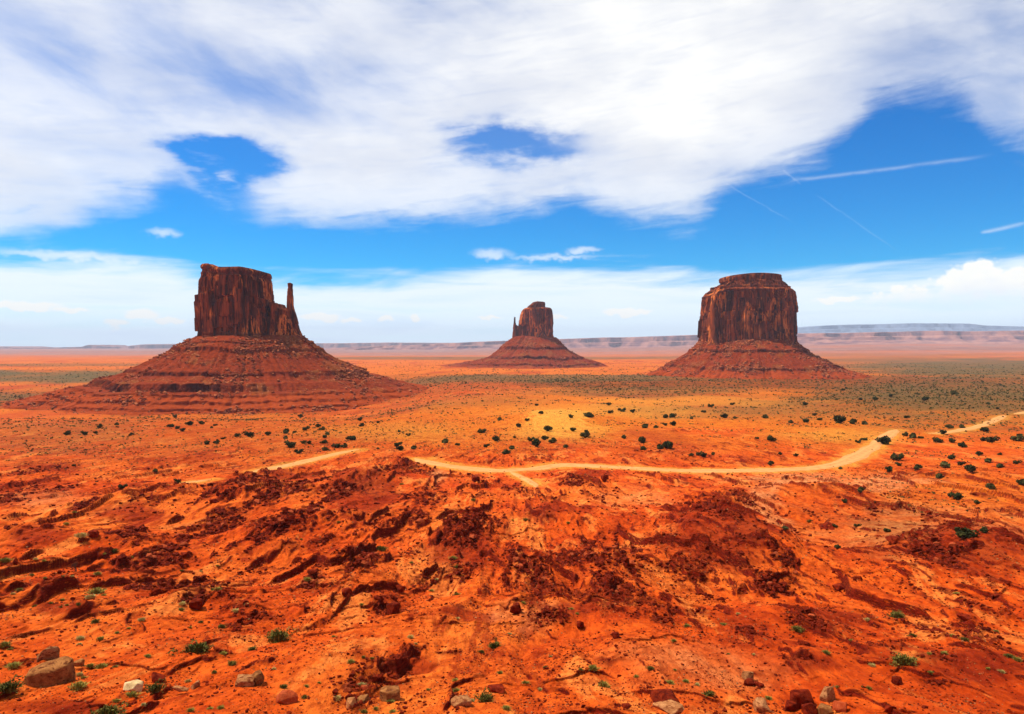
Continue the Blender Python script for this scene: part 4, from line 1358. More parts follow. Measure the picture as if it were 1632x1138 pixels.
M_FAR = far_material()
M_HAZY_HILL = simple_rock('hazy_hill', (0.13, 0.17, 0.24), (0.17, 0.21, 0.28), 0.0006)  # pale blue of distance haze put into the hill's colour


def mesa(dist, depth, pts, base_py, seed, step=60.0, slope=0.6, jag=1.0, mat=None):
    """a long table mountain; pts: skyline in pixels at that distance"""
    px = np.array([p[0] for p in pts], float); py = np.array([p[1] for p in pts], float)
    xs = np.arange(world_x(px[0], dist), world_x(px[-1], dist), step)
    sky_z = np.interp(xs, (px - CX) / FPX * dist, [world_z(q, dist) for q in py])
    zb = min(world_z(base_py, dist), sky_z.min()) - 60
    hgt = np.maximum(sky_z - zb, 5)
    # plan line with bays
    off = 900 * jag * fbm(xs / 2600, xs * 0, 4, seed)
    prof = [(-1.0, 0.0), (-0.65, 0.22), (-0.45, 0.40), (-0.40, 0.62), (-0.30, 0.68), (-0.26, 0.96), (-0.2, 1.0), (0.5, 1.0), (0.9, 0.98), (1.4, 0.0)]
    rows = []
    for k, (f, h) in enumerate(prof):
        w = depth * slope
        yy = dist + off * (1 if f < 0.3 else 0.2) + f * w + 140 * jag * fbm(xs / 500, xs * 0 + k * 0.2, 3, seed + 3)
        rows.append(np.column_stack([xs, yy, zb + h * hgt + (12 * jag * perlin(xs / 300, xs * 0 + k, seed + 5) if 0 < h < 1 else 0)]))
    V = np.vstack(rows)
    F = quad_grid(len(prof), len(xs))
    o = mesh_obj('hills', V, F, mat or M_FAR, smooth=False)
    tag(o, kind='structure')


mesa(26000, 2600, [(-500, 555), (-60, 552.5), (35, 552), (60, 554), (90, 553.8), (140, 552.6), (147, 549.6), (164, 549.6), (172, 552.4), (200, 552), (240, 549), (300, 547.5), (420, 547), (540, 547), (620, 546), (720, 546.5), (800, 546), (830, 544.5)], 566, 1)
mesa(19500, 2200, [(500, 557), (560, 553), (700, 548), (780, 544), (850, 542), (905, 540), (960, 538), (1000, 537.5), (1050, 536), (1100, 534), (1120, 535), (1180, 536)], 556, 2)
mesa(16500, 2400, [(1150, 538), (1230, 533.5), (1270, 531.5), (1330, 531), (1380, 530), (1440, 528.5), (1480, 527), (1540, 528.5), (1600, 527.5), (1632, 528), (1720, 527), (2000, 526)], 546, 3, 45)
mesa(30000, 4000, [(1180, 530), (1250, 524), (1300, 519.5), (1350, 517.5), (1440, 516), (1530, 516.5), (1560, 519), (1640, 522), (1800, 525)], 535, 4, 150, jag=0.7, mat=M_HAZY_HILL)


# ------------------------------------------------------------------ boulders
def rock_obj(name, tv, tf, mat, px, py, wpx, hw, dw, yaw, label=None, group=None, tilt=0.0, sink=0.2):
    x, y, z = place(px, py)
    x, y, z = float(x[0]), float(y[0]), float(z[0])
    dist = math.hypot(y, CAM_Z - z)
    s = wpx / FPX * dist / 2
    V = tv.copy()
    V /= np.abs(V[:, 0]).max()
    V[:, 2] -= V[:, 2].min()
    V[:, 2] *= 2 * hw / V[:, 2].max()
    V[:, 1] *= dw / np.abs(V[:, 1]).max()
    o = mesh_obj(name, V * s, tf, mat, smooth=False, loc=(x, y, z - sink * 2 * hw * s - abs(tilt) * 0.5 * s))
    o.rotation_euler = (tilt * 0.5, tilt, yaw)
    tag(o, label, 'rock', group)
    return o


# (x, y of the foot), width px, height/width, depth/width, material, yaw, tilt, label
BOULDERS = [
    (78, 1090, 63, 0.66, 0.55, M_BROWN, 0.10, 0.0, 'largest boulder, a brown wedge with dark underside in the bottom left corner'),
    (77, 1052, 31, 0.85, 0.9, M_TAN, 0.6, 0.05, 'blocky tan-topped boulder right behind the big brown wedge boulder'),
    (125, 1062, 16, 0.8, 0.9, M_BROWN, 1.2, 0.0, 'small brown block touching the right end of the big wedge boulder'),
    (211, 1099, 27, 0.55, 0.8, M_CREAM, 0.3, 0.1, 'pale cream stone, the whitest rock at lower left'),
    (250, 1086, 23, 0.65, 0.9, M_RED, 0.8, 0.0, 'dark red lump just behind the pale cream stone'),
    (390, 1092, 28, 0.70, 0.9, M_TAN, 0.2, 0.1, 'rounded pink-topped boulder, left one of a touching pair'),
    (413, 1090, 22, 1.05, 0.9, M_BROWN, 0.9, 0.05, 'upright dark boulder, right one of a touching pair'),
    (455, 1119, 32, 0.6, 0.8, M_RED_BRIGHT, 0.4, 0.25, 'smooth orange boulder half sunk in sand near the bottom edge'),
    (285, 1108, 30, 0.6, 0.8, M_TAN, 1.4, 0.2, 'split tan rock between the cream stone and the boulder pair'),
    (310, 1096, 18, 0.7, 0.8, M_TAN, 2.4, 0.1, 'small pinkish rock right behind the split tan rock'),
    (622, 1116, 30, 0.75, 0.9, M_BROWN, 0.2, 0.0, 'brown boulder with grass at its foot near the bottom edge'),
    (579, 1122, 20, 0.75, 0.8, M_BROWN, 1.0, 0.1, 'dull brown rock left of the grass-footed boulder'),
    (560, 1128, 18, 0.9, 0.8, M_TAN, 2.0, 0.1, 'tan rock at the left end of the bottom middle cluster'),
    (735, 1122, 30, 0.4, 0.8, M_TAN, 0.3, 0.0, 'flat tan stone between the brown boulder and the round green bush'),
    (790, 1102, 36, 0.36, 0.8, M_RED, 0.1, 0.05, 'dark flat slab behind the round green bush'),
    (1060, 1118, 48, 0.34, 0.8, M_RED, 0.15, 0.06, 'dark layered slab lying on a paler slab at bottom right of centre'),
    (1066, 1138, 44, 0.45, 0.8, M_TAN, 0.1, 0.0, 'pale slab under the dark layered slab at the bottom edge'),
    (998, 1132, 25, 0.55, 0.8, M_RED, 0.7, 0.0, 'lone dark block left of the two stacked slabs'),
    (1192, 1083, 21, 0.75, 0.9, M_TAN, 0.5, 0.1, 'pale-faced angular block on top of small red stones'),
    (1194, 1092, 16, 0.6, 0.9, M_RED, 0.9, 0.0, 'red stone right under the pale-faced angular block'),
    (1208, 1093, 16, 0.5, 0.9, M_RED, 1.9, 0.0, 'flat red stone to the right below the pale-faced block'),
    (1213, 1134, 39, 0.58, 0.8, M_TAN, 0.2, 0.12, 'layered tan boulder at the bottom edge left of the red heap'),
    (1278, 1128, 36, 0.85, 0.9, M_RED, 0.2, 0.0, 'biggest dark red boulder in the heap beside the tall tan boulder'),
    (1262, 1133, 20, 0.8, 0.9, M_RED, 1.1, 0.0, 'lesser dark red boulder at the left foot of the heap'),
    (1290, 1138, 22, 0.8, 0.9, M_RED, 2.0, 0.0, 'dark red boulder at the front foot of the heap'),
    (1321, 1117, 35, 0.98, 0.85, M_TAN, 0.4, -0.15, 'tall tan boulder with a dark right side, beside the red heap'),
    (1338, 1134, 22, 0.7, 0.9, M_RED_BRIGHT, 0.9, 0.0, 'orange rock in front of the tall tan boulder'),
    (1314, 1136, 20, 0.7, 0.9, M_BROWN, 2.9, 0.0, 'brown rock between the red heap and the orange rock'),
    (1420, 1138, 24, 0.6, 0.9, M_RED, 0.9, 0.0, 'dull red rock alone at the bottom edge right of the heap'),
    (312, 970, 24, 0.8, 0.9, M_RED, 0.3, 0.0, 'dark pointed red rock with a lit tan face among left rubble'),
    (148, 855, 18, 0.7, 0.9, M_RED, 0.4, 0.0, 'dark boulder beside yellow grass on the left sandy dome'),
    (24, 900, 18, 0.7, 0.9, M_RED, 1.0, 0.0, 'dark boulder beside a grass tuft at the left edge'),
    (627, 978, 20, 1.0, 0.9, M_RED, 0.5, 0.0, 'tall dark red block standing at the end of a block row'),
    (637, 944, 16, 0.9, 0.9, M_RED, 0.9, 0.0, 'dark red block on the sandy crest behind the block row'),
    (553, 950, 16, 0.9, 0.9, M_RED, 0.2, 0.0, 'dark rounded block at the left end of the block row'),
    (823, 978, 20, 1.1, 0.9, M_RED, 0.5, 0.0, 'upright dark red rock on the middle sandy crest'),
    (925, 1002, 13, 1.1, 0.9, M_RED, 0.8, 0.0, 'small upright red rock on the sandy saddle right of the upright rock'),
    (895, 995, 17, 0.6, 0.9, M_RED, 1.8, 0.0, 'low dark rock beside the small upright red rock'),
    (982, 1018, 13, 0.9, 0.9, M_RED, 0.8, 0.0, 'lone dark rock on bare orange sand right of centre'),
    (1150, 960, 14, 0.7, 0.9, M_RED, 0.5, 0.0, 'single dark boulder on the sand below the layered mound'),
    (1430, 1090, 14, 0.9, 0.9, M_RED, 0.2, 0.0, 'dark round rock beside pale tufts at lower right'),
    (1424, 865, 22, 0.55, 0.9, M_RED, 0.2, 0.1, 'dark jutting rock at the top end of the right ledge'),
    (1535, 990, 24, 0.7, 0.9, M_RED, 0.9, 0.1, 'dark cleft rock on the slope at the right edge'),
    (1335, 938, 22, 0.5, 0.9, M_RED, 0.3, 0.15, 'dark slab tipped over pale chips in the right gully'),
    (965, 766, 14, 0.8, 0.9, M_RED, 0.3, 0.0, 'dark block standing just below the dirt road'),
    (758, 768, 13, 0.8, 0.9, M_RED, 0.3, 0.0, 'dark triangular block below the road left of the side track'),
]
for i, (px, py, w, hw, dw, mat, yaw, tilt, lab) in enumerate(BOULDERS):
    big = w >= 26
    tv, tf = rock_template(900 + i, 22 if big else 15, (1, 0.85, 0.7), cuts=2 if big else 1, rough=0.035, blocky=0.62, pts=WEDGE if i == 0 else None)
    rock_obj('boulder' if w > 15 else 'rock', tv, tf, mat, px, py, w, hw, dw, yaw, lab, tilt=tilt)

# rubble: loose blocks under the ledges
rr = np.random.default_rng(77)
N = 260000
ca = rr.uniform(-0.62, 0.62, N); cd = np.exp(rr.uniform(math.log(56), math.log(420), N))
cx_, cy_ = np.sin(ca) * cd, np.cos(ca) * cd
wgt = grid_at(np.maximum(RUB, 0.0), cx_, cy_)
spr = sstep(fbm(cx_ / 14, cy_ / 14, 3, 55), -0.1, 0.7)
keep = rr.random(N) < (0.62 * wgt ** 1.1 + 0.10 * spr + 0.022)
cx_, cy_, cd, wgt = cx_[keep], cy_[keep], cd[keep], wgt[keep]
sz = (0.08 + 0.62 * rr.random(len(cx_)) ** 3.2) * (0.55 + 0.55 * np.clip(wgt, 0, 1)) * np.clip(cd / 150, 0.55, 1.5)
cz_ = land(cx_, cy_)
vis = sz / np.hypot(cd, CAM_Z - cz_)
order = np.argsort(-vis)
n_ind = 230
ind, rest = order[:n_ind], order[n_ind:]
V, F = merge(ROCKS_LO, cx_[rest], cy_[rest], cz_[rest] - 0.12 * sz[rest], sz[rest], 78)
tag(mesh_obj('rubble', V, F, M_RED, smooth=False), kind='stuff')
r2 = np.random.default_rng(79)
N = 160000
ca = r2.uniform(-0.62, 0.62, N); cd = np.exp(r2.uniform(math.log(56), math.log(190), N))
gx, gy = np.sin(ca) * cd, np.cos(ca) * cd
gk = r2.random(N) < (0.06 + 0.40 * sstep(fbm(gx / 6, gy / 12, 3, 57), -0.1, 0.7))
gx, gy, cd = gx[gk], gy[gk], cd[gk]
gs = (0.04 + 0.10 * r2.random(len(gx)) ** 2) * np.clip(cd / 90, 0.8, 1.7)
gz = land(gx, gy)
for q_, mt_ in ((0, M_RED), (1, M_RED_BRIGHT), (2, M_TAN)):
    sel = (np.arange(len(gx)) % 7 == 6) if q_ == 2 else ((np.arange(len(gx)) % 7 < 4) if q_ == 0 else ((np.arange(len(gx)) % 7 >= 4) & (np.arange(len(gx)) % 7 < 6)))
    V, F = merge(ROCKS_LO[:2], gx[sel], gy[sel], gz[sel] - 0.1 * gs[sel], gs[sel], 80 + q_)
    tag(mesh_obj('gravel', V, F, mt_, smooth=False), kind='stuff')
PROTO = [rock_template(700 + i, 14, (1, 0.85, 0.7), cuts=0) for i in range(6)]
protos = [mesh_obj('rock', tv, tf, M_RED if i < 4 else M_RED_BRIGHT, smooth=False) for i, (tv, tf) in enumerate(PROTO)]
used = set()


def zone(x, y):
    px = CX + FPX * x / y
    py = CY - FPX * math.tan(math.atan2(float(land(x, y)) - CAM_Z, y) + PITCH)
    side = 'left' if px < 560 else ('middle' if px < 1090 else 'right')
    if py > 1000:
        return side, 'near'
    if py > 880:
        return side, 'mid'
    return side, 'far'


ZONE_TXT = {
    ('left', 'near'): 'small red rock lying loose on the orange sand at lower left', ('middle', 'near'): 'small red rock lying loose on the orange sand at lower middle',
    ('right', 'near'): 'small red rock lying loose on the orange sand at lower right', ('left', 'mid'): 'dark red block in the rubble patches below the left ledges',
    ('middle', 'mid'): 'dark red block in the rubble between the central sandy crests', ('right', 'mid'): 'dark red block in the rubble around the layered mound and right gully',
    ('left', 'far'): 'dark red block on the broken ridge left of the road bend', ('middle', 'far'): 'dark red block on the broken slope below the dirt road',
    ('right', 'far'): 'dark red block on the scrubby slope right of the layered mound'}
for n_, k in enumerate(ind):
    p = n_ % 6
    o = protos[p]
    if p in used:
        o = o.copy(); COL.objects.link(o)
    used.add(p)
    s = float(sz[k]) * 1.12
    o.location = (cx_[k], cy_[k], cz_[k] - 0.15 * s)
    o.scale = (s, s * rr.uniform(0.7, 1.0), s * rr.uniform(0.65, 1.05))
    o.rotation_euler = (rr.normal(0, 0.2), rr.normal(0, 0.2), rr.uniform(0, 6.28))
    zn = zone(cx_[k], cy_[k])
    tag(o, ZONE_TXT[zn], 'rock', 'rocks: ' + ZONE_TXT[zn].split(' ', 1)[1])


# ------------------------------------------------------------------ plants
def leaf_cloud(seed, n, leaf, lobes, flat=0.8, zmin=0.03):
    """many small leaf faces spread through a lumpy crown of radius 1"""
    r = np.random.default_rng(seed)
    cs = np.column_stack([r.normal(0, 0.42, lobes), r.normal(0, 0.42, lobes), r.uniform(0.3, 0.95, lobes) * flat])
    rs = r.uniform(0.28, 0.52, lobes)
    k = r.integers(0, lobes, n)
    d = r.normal(size=(n, 3)); d /= np.linalg.norm(d, axis=1)[:, None]
    P = cs[k] + d * (rs[k] * r.uniform(0.55, 1.05, n))[:, None]
    P[:, 2] = np.maximum(P[:, 2], zmin + 0.05 * r.random(n))
    a = r.normal(size=(n, 3)); a /= np.linalg.norm(a, axis=1)[:, None]
    b = np.cross(a, d); b /= np.maximum(np.linalg.norm(b, axis=1), 1e-6)[:, None]
    s = leaf * r.uniform(0.6, 1.3, n)[:, None]
    V = np.stack([P - a * s, P + b * s * 0.7, P + a * s, P - b * s * 0.7], 1).reshape(-1, 3)
    q = np.arange(n)[:, None] * 4
    F = np.vstack([q + [0, 1, 2], q + [0, 2, 3]])
    return V, F


def blade_tuft(seed, n, w=0.045, h=0.8, spread=0.9):
    """a rounded tuft of fine blades springing from one root"""
    r = np.random.default_rng(seed)
    az_ = r.uniform(0, 2 * PI, n); inc = np.abs(r.normal(0, 0.62, n)); inc = np.minimum(inc, 1.35)
    L = h * r.uniform(0.65, 1.1, n)
    root = r.normal(0, 0.22, (n, 2))
    dx, dy, dz = np.cos(az_) * np.sin(inc) * spread, np.sin(az_) * np.sin(inc) * spread, np.cos(inc)
    base = np.column_stack([root + 0.15 * np.column_stack([np.cos(az_), np.sin(az_)]), np.zeros(n)])
    mid = base + np.column_stack([dx, dy, dz]) * (L * 0.55)[:, None]
    tip = mid + np.column_stack([dx * 1.25, dy * 1.25, dz * 0.55]) * (L * 0.5)[:, None]
    sx, sy = -np.sin(az_) * w, np.cos(az_) * w
    side = np.column_stack([sx, sy, np.zeros(n)])
    V = np.stack([base - side, base + side, mid + side * 1.1, mid - side * 1.1, tip], 1).reshape(-1, 3)
    q = np.arange(n)[:, None] * 5
    F = np.vstack([q + [0, 1, 2], q + [0, 2, 3], q + [3, 2, 4]])
    return V, F


def stem_mesh(seed, n=5, h=0.7, r0=0.09):
    r = random.Random(seed)
    VV, FF = [], []
    c = 0
    for k in range(n):
        a = r.uniform(0, 6.28); lean = r.uniform(0.1, 0.55)
        p0 = Vector((0.08 * math.cos(a), 0.08 * math.sin(a), -0.15)); p1 = Vector((math.cos(a) * lean * 0.5, math.sin(a) * lean * 0.5, h * 0.5)); p2 = Vector((math.cos(a) * lean, math.sin(a) * lean, h * r.uniform(0.8, 1.1)))
        for p, rad in ((p0, r0), (p1, r0 * 0.65), (p2, r0 * 0.25)):
            for q in range(6):
                t_ = q * PI / 3
                VV.append((p.x + math.cos(t_) * rad, p.y + math.sin(t_) * rad, p.z))
        for lv in (0, 1):
            for q in range(6):
                A, B = c + lv * 6 + q, c + lv * 6 + (q + 1) % 6
                FF += [(A, B, B + 6), (A, B + 6, A + 6)]
        c += 18
    return np.array(VV), np.array(FF)


def zoom_pts(txt, ox, oy, k=3.0):
    out = []
    for tok in txt.split():
        q = [float(a) for a in tok.split(',')]
        out.append((ox + q[0] / k, oy + q[1] / k, q[2] if len(q) > 2 else 0))
    return out


JUN = zoom_pts('47,290,13 97,230,8 88,203,8 175,215,7 12,330,9 175,340,6 275,258,7 320,278,6 266,322,10 285,345,8 346,335,11 495,305,11 557,322,7 670,260,9 690,327,9 738,295,12 815,335,12 785,358,11 850,230,11 905,295,11 930,320,13 970,292,10 1008,300,15 '
               '1070,330,9 955,168,10 887,205,6 1097,188,8 1108,252,8 1165,275,14 1187,180,13 1287,165,10 1342,157,10 1392,162,9 1280,130,7 1452,235,10 1503,237,8 1550,187,10 1582,187,8 1550,228,7 1590,225,9 1437,302,13 1445,340,10 1568,325,18 1525,335,11 1350,288,8 '
               '985,248,11 830,288,6 755,200,7 935,133,6', 544, 600)
JUN += zoom_pts('40,370,8 75,370,7 102,375,10 145,367,7 42,195,7 100,165,7 133,138,7 235,130,6 203,187,10 250,195,6 397,190,9 355,292,6 425,297,10 465,367,7 543,373,7 418,410,11 520,215,7 585,205,11 655,200,8 630,180,7 750,205,16 812,215,10 870,218,10 850,105,7 765,62,5 '
                '585,130,7 970,305,17 1065,275,9 1100,280,12 1140,288,8 1222,303,11 1287,303,11 1245,265,9 1280,237,10 1338,237,9 1443,250,12 1022,383,15 1033,418,8 988,440,11 1120,432,11 1257,415,17 1285,380,12 1338,328,10 1328,415,9 1415,368,9 1460,400,10 1513,420,13 1380,435,20 '
                '1515,367,7 1594,407,9 1620,505,13 1478,525,13 1223,475,11 1300,570,15 1410,600,9 1440,730,14 1342,747,22 740,812,11 490,720,9 980,733,10 730,713,8 830,712,8 775,595,9 850,550,9 757,435,7 867,295,9 840,310,7 1475,298,14 1440,300,8 1600,290,16 1300,75,9 1072,190,8 '
                '1160,105,7 920,105,8 995,90,6 1125,80,6 1460,125,7 1505,150,6', 1088, 600)
JUN += zoom_pts('322,150,7 405,152,7 457,145,7 475,117,9 558,105,7 815,112,9 847,125,6 873,133,9 910,103,9 967,98,9 1012,122,5 1030,108,7 1132,160,8 1195,158,10 1282,150,10 1367,143,9 1365,170,7 1408,143,6 1437,65,8 1458,127,9 1520,115,7 1540,127,8 1567,148,9 1550,162,9 1548,190,9 '
                '1390,205,14 1480,192,8 1450,192,8 1558,222,11 1605,205,13 1427,237,10 1065,175,5 990,195,9 1035,190,9 745,325,8 355,300,8 585,407,10 853,383,8 838,68,8 625,155,7', 0, 640)
JUN_LABEL = {
    (1548, 745): 'largest dark round juniper, alone on the orange sand at right', (1535, 849): 'wide low olive bush on the pink sand far right',
    (1568, 843): 'small dark bush beside the wide low olive bush', (1411, 701): 'wide dark bush at the inner bend of the dirt road',
    (1066, 708): 'widest dark juniper right of the sand patch, above the road', (932, 691): 'tall dark juniper at the foot of the pale sand patch',
    (1334, 870): 'lone dark juniper in the sandy gully right of the layered mound', (880, 700): 'wide juniper left below the pale sand patch',
    (939, 660): 'juniper at the upper right rim of the pale sand patch', (1338, 668): 'widest low bush of the row above the road bend',
    (1506, 738): 'tall olive juniper left of the largest juniper', (1428, 727): 'tall juniper standing right below the road bend',
    (1621, 696): 'broad dark bush at the right edge beyond the road', (1521, 790): 'dark bush on the red rise below the largest juniper'}
JT = []
for i in range(6):
    JT.append((leaf_cloud(40 + i, 620, 0.16, 9, 1.0), stem_mesh(60 + i)))
jx, jy, jz = place([p[0] for p in JUN], [p[1] + p[2] * 0.4 for p in JUN])
jcrown = [None] * 6; jstem = [None] * 6
for i, (px, py, w) in enumerate(JUN):
    w = (w or 8) * random.uniform(0.9, 1.25)
    s = w / FPX * math.hypot(jy[i], CAM_Z - jz[i]) / 2 / 0.85
    k = i % 6
    lab = None
    for (lx, ly_), tx in JUN_LABEL.items():
        if abs(px - lx) < 2.5 and abs(py - ly_) < 3.5:
            lab = tx
    root = empty('juniper_bush', (jx[i], jy[i], jz[i] - 0.05 * s))
    root.rotation_euler = (0, 0, random.uniform(0, 6.28))
    root.scale = (s * random.uniform(0.9, 1.2), s, s * random.uniform(0.75, 1.05))
    if jcrown[k] is None:
        jcrown[k] = c_ = mesh_obj('crown', *JT[k][0], M_JUNIPER if k < 4 else M_OLIVE, root, smooth=False)
        jstem[k] = s_ = mesh_obj('trunk', *JT[k][1], M_WOOD, root)
    else:
        c_ = jcrown[k].copy(); s_ = jstem[k].copy()
        for q in (c_, s_):
            COL.objects.link(q); q.parent = root
    if lab:
        tag(root, lab, 'bush', 'junipers with a look of their own')
    else:
        if px < 560: t_, g_ = 'small dark round bush on the orange flat below the left butte', 'bushes on the flat below the left butte'
        elif py < 655: t_, g_ = 'small dark bush on the brown scrubland below the far buttes', 'bushes on the brown scrubland'
        elif px < 840: t_, g_ = 'dark round bush on the orange slope left of the pale sand patch', 'bushes left of the sand patch'
        elif px < 1090: t_, g_ = 'dark round bush on the orange slope around the pale sand patch', 'bushes around the sand patch'
        elif px < 1400 and py < 752: t_, g_ = 'dark bush on the orange rise inside the curve of the road', 'bushes inside the road curve'
        elif py < 720: t_, g_ = 'dark bush along the road as it leaves at right', 'bushes along the road at right'
        elif py < 780: t_, g_ = 'dark round bush on the red slope below the road at right', 'bushes on the red slope at right'
        else: t_, g_ = 'dark bush on the scrubby pink ground at right', 'bushes on the pink ground at right'
        tag(root, t_, 'bush', g_)

# tufts in front
TUFTS = zoom_pts('25,97,22 170,95,10 210,100,9 152,168,9 465,158,16 215,187,9 300,173,7 345,178,8 95,238,14 62,255,9 460,237,28 435,265,18 495,262,10 295,285,12 242,300,8 320,310,8 290,322,7 375,308,9 165,315,9 455,388,14 675,380,15 560,443,10 615,420,9 385,465,18 380,497,9 480,470,16 '
                 '870,300,16 865,328,14 960,390,10 1060,413,14 910,420,8 20,495,20 48,522,10 65,598,24 430,608,14 485,598,20 552,605,9 945,508,36 705,552,14 1110,588,16 1310,615,10 1025,633,10 900,673,12 1355,700,14 1465,697,10 1525,680,8 375,690,28 745,703,26 630,735,20 555,765,14 40,700,36 '
                 '510,825,40 910,810,16 1055,800,14 1005,803,11 685,803,11 1330,455,38 1470,185,16 1205,518,16 1065,540,14 1455,750,12 1615,757,14 625,80,10 545,50,16 495,70,9 1040,230,16 1015,235,9 870,147,8 1040,125,8 960,150,7 1180,308,9 1125,342,16 1595,460,9 400,655,12 380,640,16', 0, 860)
TUFTS += zoom_pts('190,38,18 535,82,14 553,130,10 335,107,9 455,190,8 553,257,12 97,315,10 555,373,9 355,495,9 330,460,14 735,503,20 805,447,9 670,533,10 1100,328,9 1128,352,9 45,580,16 95,688,14 545,668,12 415,715,10 550,715,16 690,755,28 625,765,12 790,800,16 235,770,14 110,820,14 165,805,12 '
                  '245,818,14 1255,687,20 1145,620,9 1205,610,20 1480,615,14 1410,650,10 1570,677,16 1590,480,12 975,610,8 1000,557,8 1595,622,7 870,300,10 145,568,8 105,562,9 430,238,10 880,678,14 950,713,12 760,633,12', 544, 860)
TUFTS += zoom_pts('1310,253,12 1020,357,22 885,380,14 550,423,18 265,352,9 1100,455,12 1250,535,14 685,535,16 1055,567,34 805,478,8 905,597,14 1185,640,11 410,755,14 125,733,18 340,547,8 218,545,7 195,400,12 20,407,14 1560,550,14 1600,568,16 1180,543,10 1290,455,14 1350,477,14 15,670,14 70,690,12 '
                  '1525,625,14 1460,615,9 1500,435,10 740,705,9 890,710,11 1015,660,9', 1088, 860)
TUFTS += [(540, 832, 10), (722, 887, 13), (838, 828, 10), (906, 833, 11), (817, 828, 8), (755, 795, 12), (130, 852, 22), (106, 834, 12), (640, 770, 10), (1290, 830, 10), (118, 815, 10), (480, 858, 8), (450, 830, 8)]
TUFT_LABEL = {(147, 950): None}
T_SPECIAL = {
    (770, 1112): ('round green bush in front of the dark flat slab at bottom middle', 'g'), (442, 1012): ('wide bright green bush below the dark rubble at left', 'g'),
    (153, 939): ('largest yellow-green tuft on the bare sand at left', 'b'), (315, 1029): ('wide green tuft in front of a bare tan rock rim', 'g'),
    (1440, 1049): ('largest green bush on the red slope at lower right', 'g'), (789, 1028): ('bright round green tuft alone on orange sand at centre bottom', 'g'),
    (606, 873): ('round olive tuft on sand right of the left rubble', 'g'), (490, 922): ('olive domed tuft on top of a crumbling step', 'b'),
    (170, 1135): ('green bush cut by the bottom edge at left', 'g'), (13, 1093): ('green spreading tuft at the left edge below the big wedge boulder', 'g'),
    (248, 1094): ('dark green tuft right of the pale cream stone', 'g'), (125, 1090): ('olive tuft at the right foot of the big wedge boulder', 'b'),
    (162, 1059): ('rounded yellow-green tuft right behind the big wedge boulder', 'b'), (130, 852): ('pale yellow grass patch on the left sandy dome', 'd'),
    (8, 892): ('yellow grass tuft beside the dark boulder at the left edge', 'b'), (1428, 979): ('wide flat green tuft above the pale tufts at right', 'g'),
    (1271, 1001): ('dark green tuft on top of a small red ledge at right', 'g'), (1130, 1104): ('green tuft alone on smooth sand left of the tan boulder', 'g')}
ttv = {'b': [blade_tuft(200 + i, 230, 0.040) for i in range(4)], 'g': [], 'd': [blade_tuft(240 + i, 200, 0.04) for i in range(3)]}
for i in range(3):
    a_ = blade_tuft(260 + i, 240, 0.045, 0.95, 0.8)
    b_ = leaf_cloud(270 + i, 320, 0.09, 8, 0.62)
    ttv['g'].append((np.vstack([a_[0], b_[0]]), np.vstack([a_[1], b_[1] + len(a_[0])])))
tmat = {'b': M_GRASS, 'g': M_GREEN, 'd': M_DRY}
tname = {'b': 'grass_tuft', 'g': 'green_bush', 'd': 'dry_tuft'}
tproto = {}
txx, tyy, tzz = place([p[0] for p in TUFTS], [p[1] + p[2] * 0.25 for p in TUFTS])
for i, (px, py, w) in enumerate(TUFTS):
    w = (w or 9) * (0.92 if w > 16 else 0.84)
    kd = random.choices(['b', 'd', 'g'], [0.55, 0.25, 0.2])[0] if w < 17 else 'b'
    lab = None
    for (lx, ly_), (tx, k_) in T_SPECIAL.items():
        if abs(px - lx) < 5 and abs(py - ly_) < 5:
            lab, kd = tx, k_
    v_ = i % len(ttv[kd])
    key = (kd, v_)
    if key not in tproto:
        o = tproto[key] = mesh_obj(tname[kd], *ttv[kd][v_], tmat[kd], smooth=False)
    else:
        o = tproto[key].copy(); COL.objects.link(o)
    s = w / FPX * math.hypot(tyy[i], CAM_Z - tzz[i]) / 2 / 0.92
    o.location = (txx[i], tyy[i], tzz[i] - 0.03 * s)
    wide = random.uniform(1.0, 1.25)
    o.scale = (s * wide, s, s * random.uniform(0.85, 1.1))
    o.rotation_euler = (0, 0, random.uniform(-0.5, 0.5) if w > 20 else random.uniform(0, 6.28))
    cat = 'bush' if kd == 'g' else 'grass tuft'
    if o.get('group') and lab: pass
    if lab:
        if 'group' in o: del o['group']
        tag(o, lab, cat)
    else:
        zn = zone(float(txx[i]), float(tyy[i]))
        w1 = {'b': 'small yellow-green tuft', 'd': 'small pale dry tuft', 'g': 'small green bush'}[kd]
        w2 = {'left': 'at left', 'middle': 'in the middle', 'right': 'at right'}[zn[0]]
        w3 = {'near': 'on the nearest orange sand', 'mid': 'among the sandy crests', 'far': 'on the broken ground below the road'}[zn[1]]
        tag(o, f'{w1} {w3} {w2}', cat, f'{w1}s {w3} {w2}')


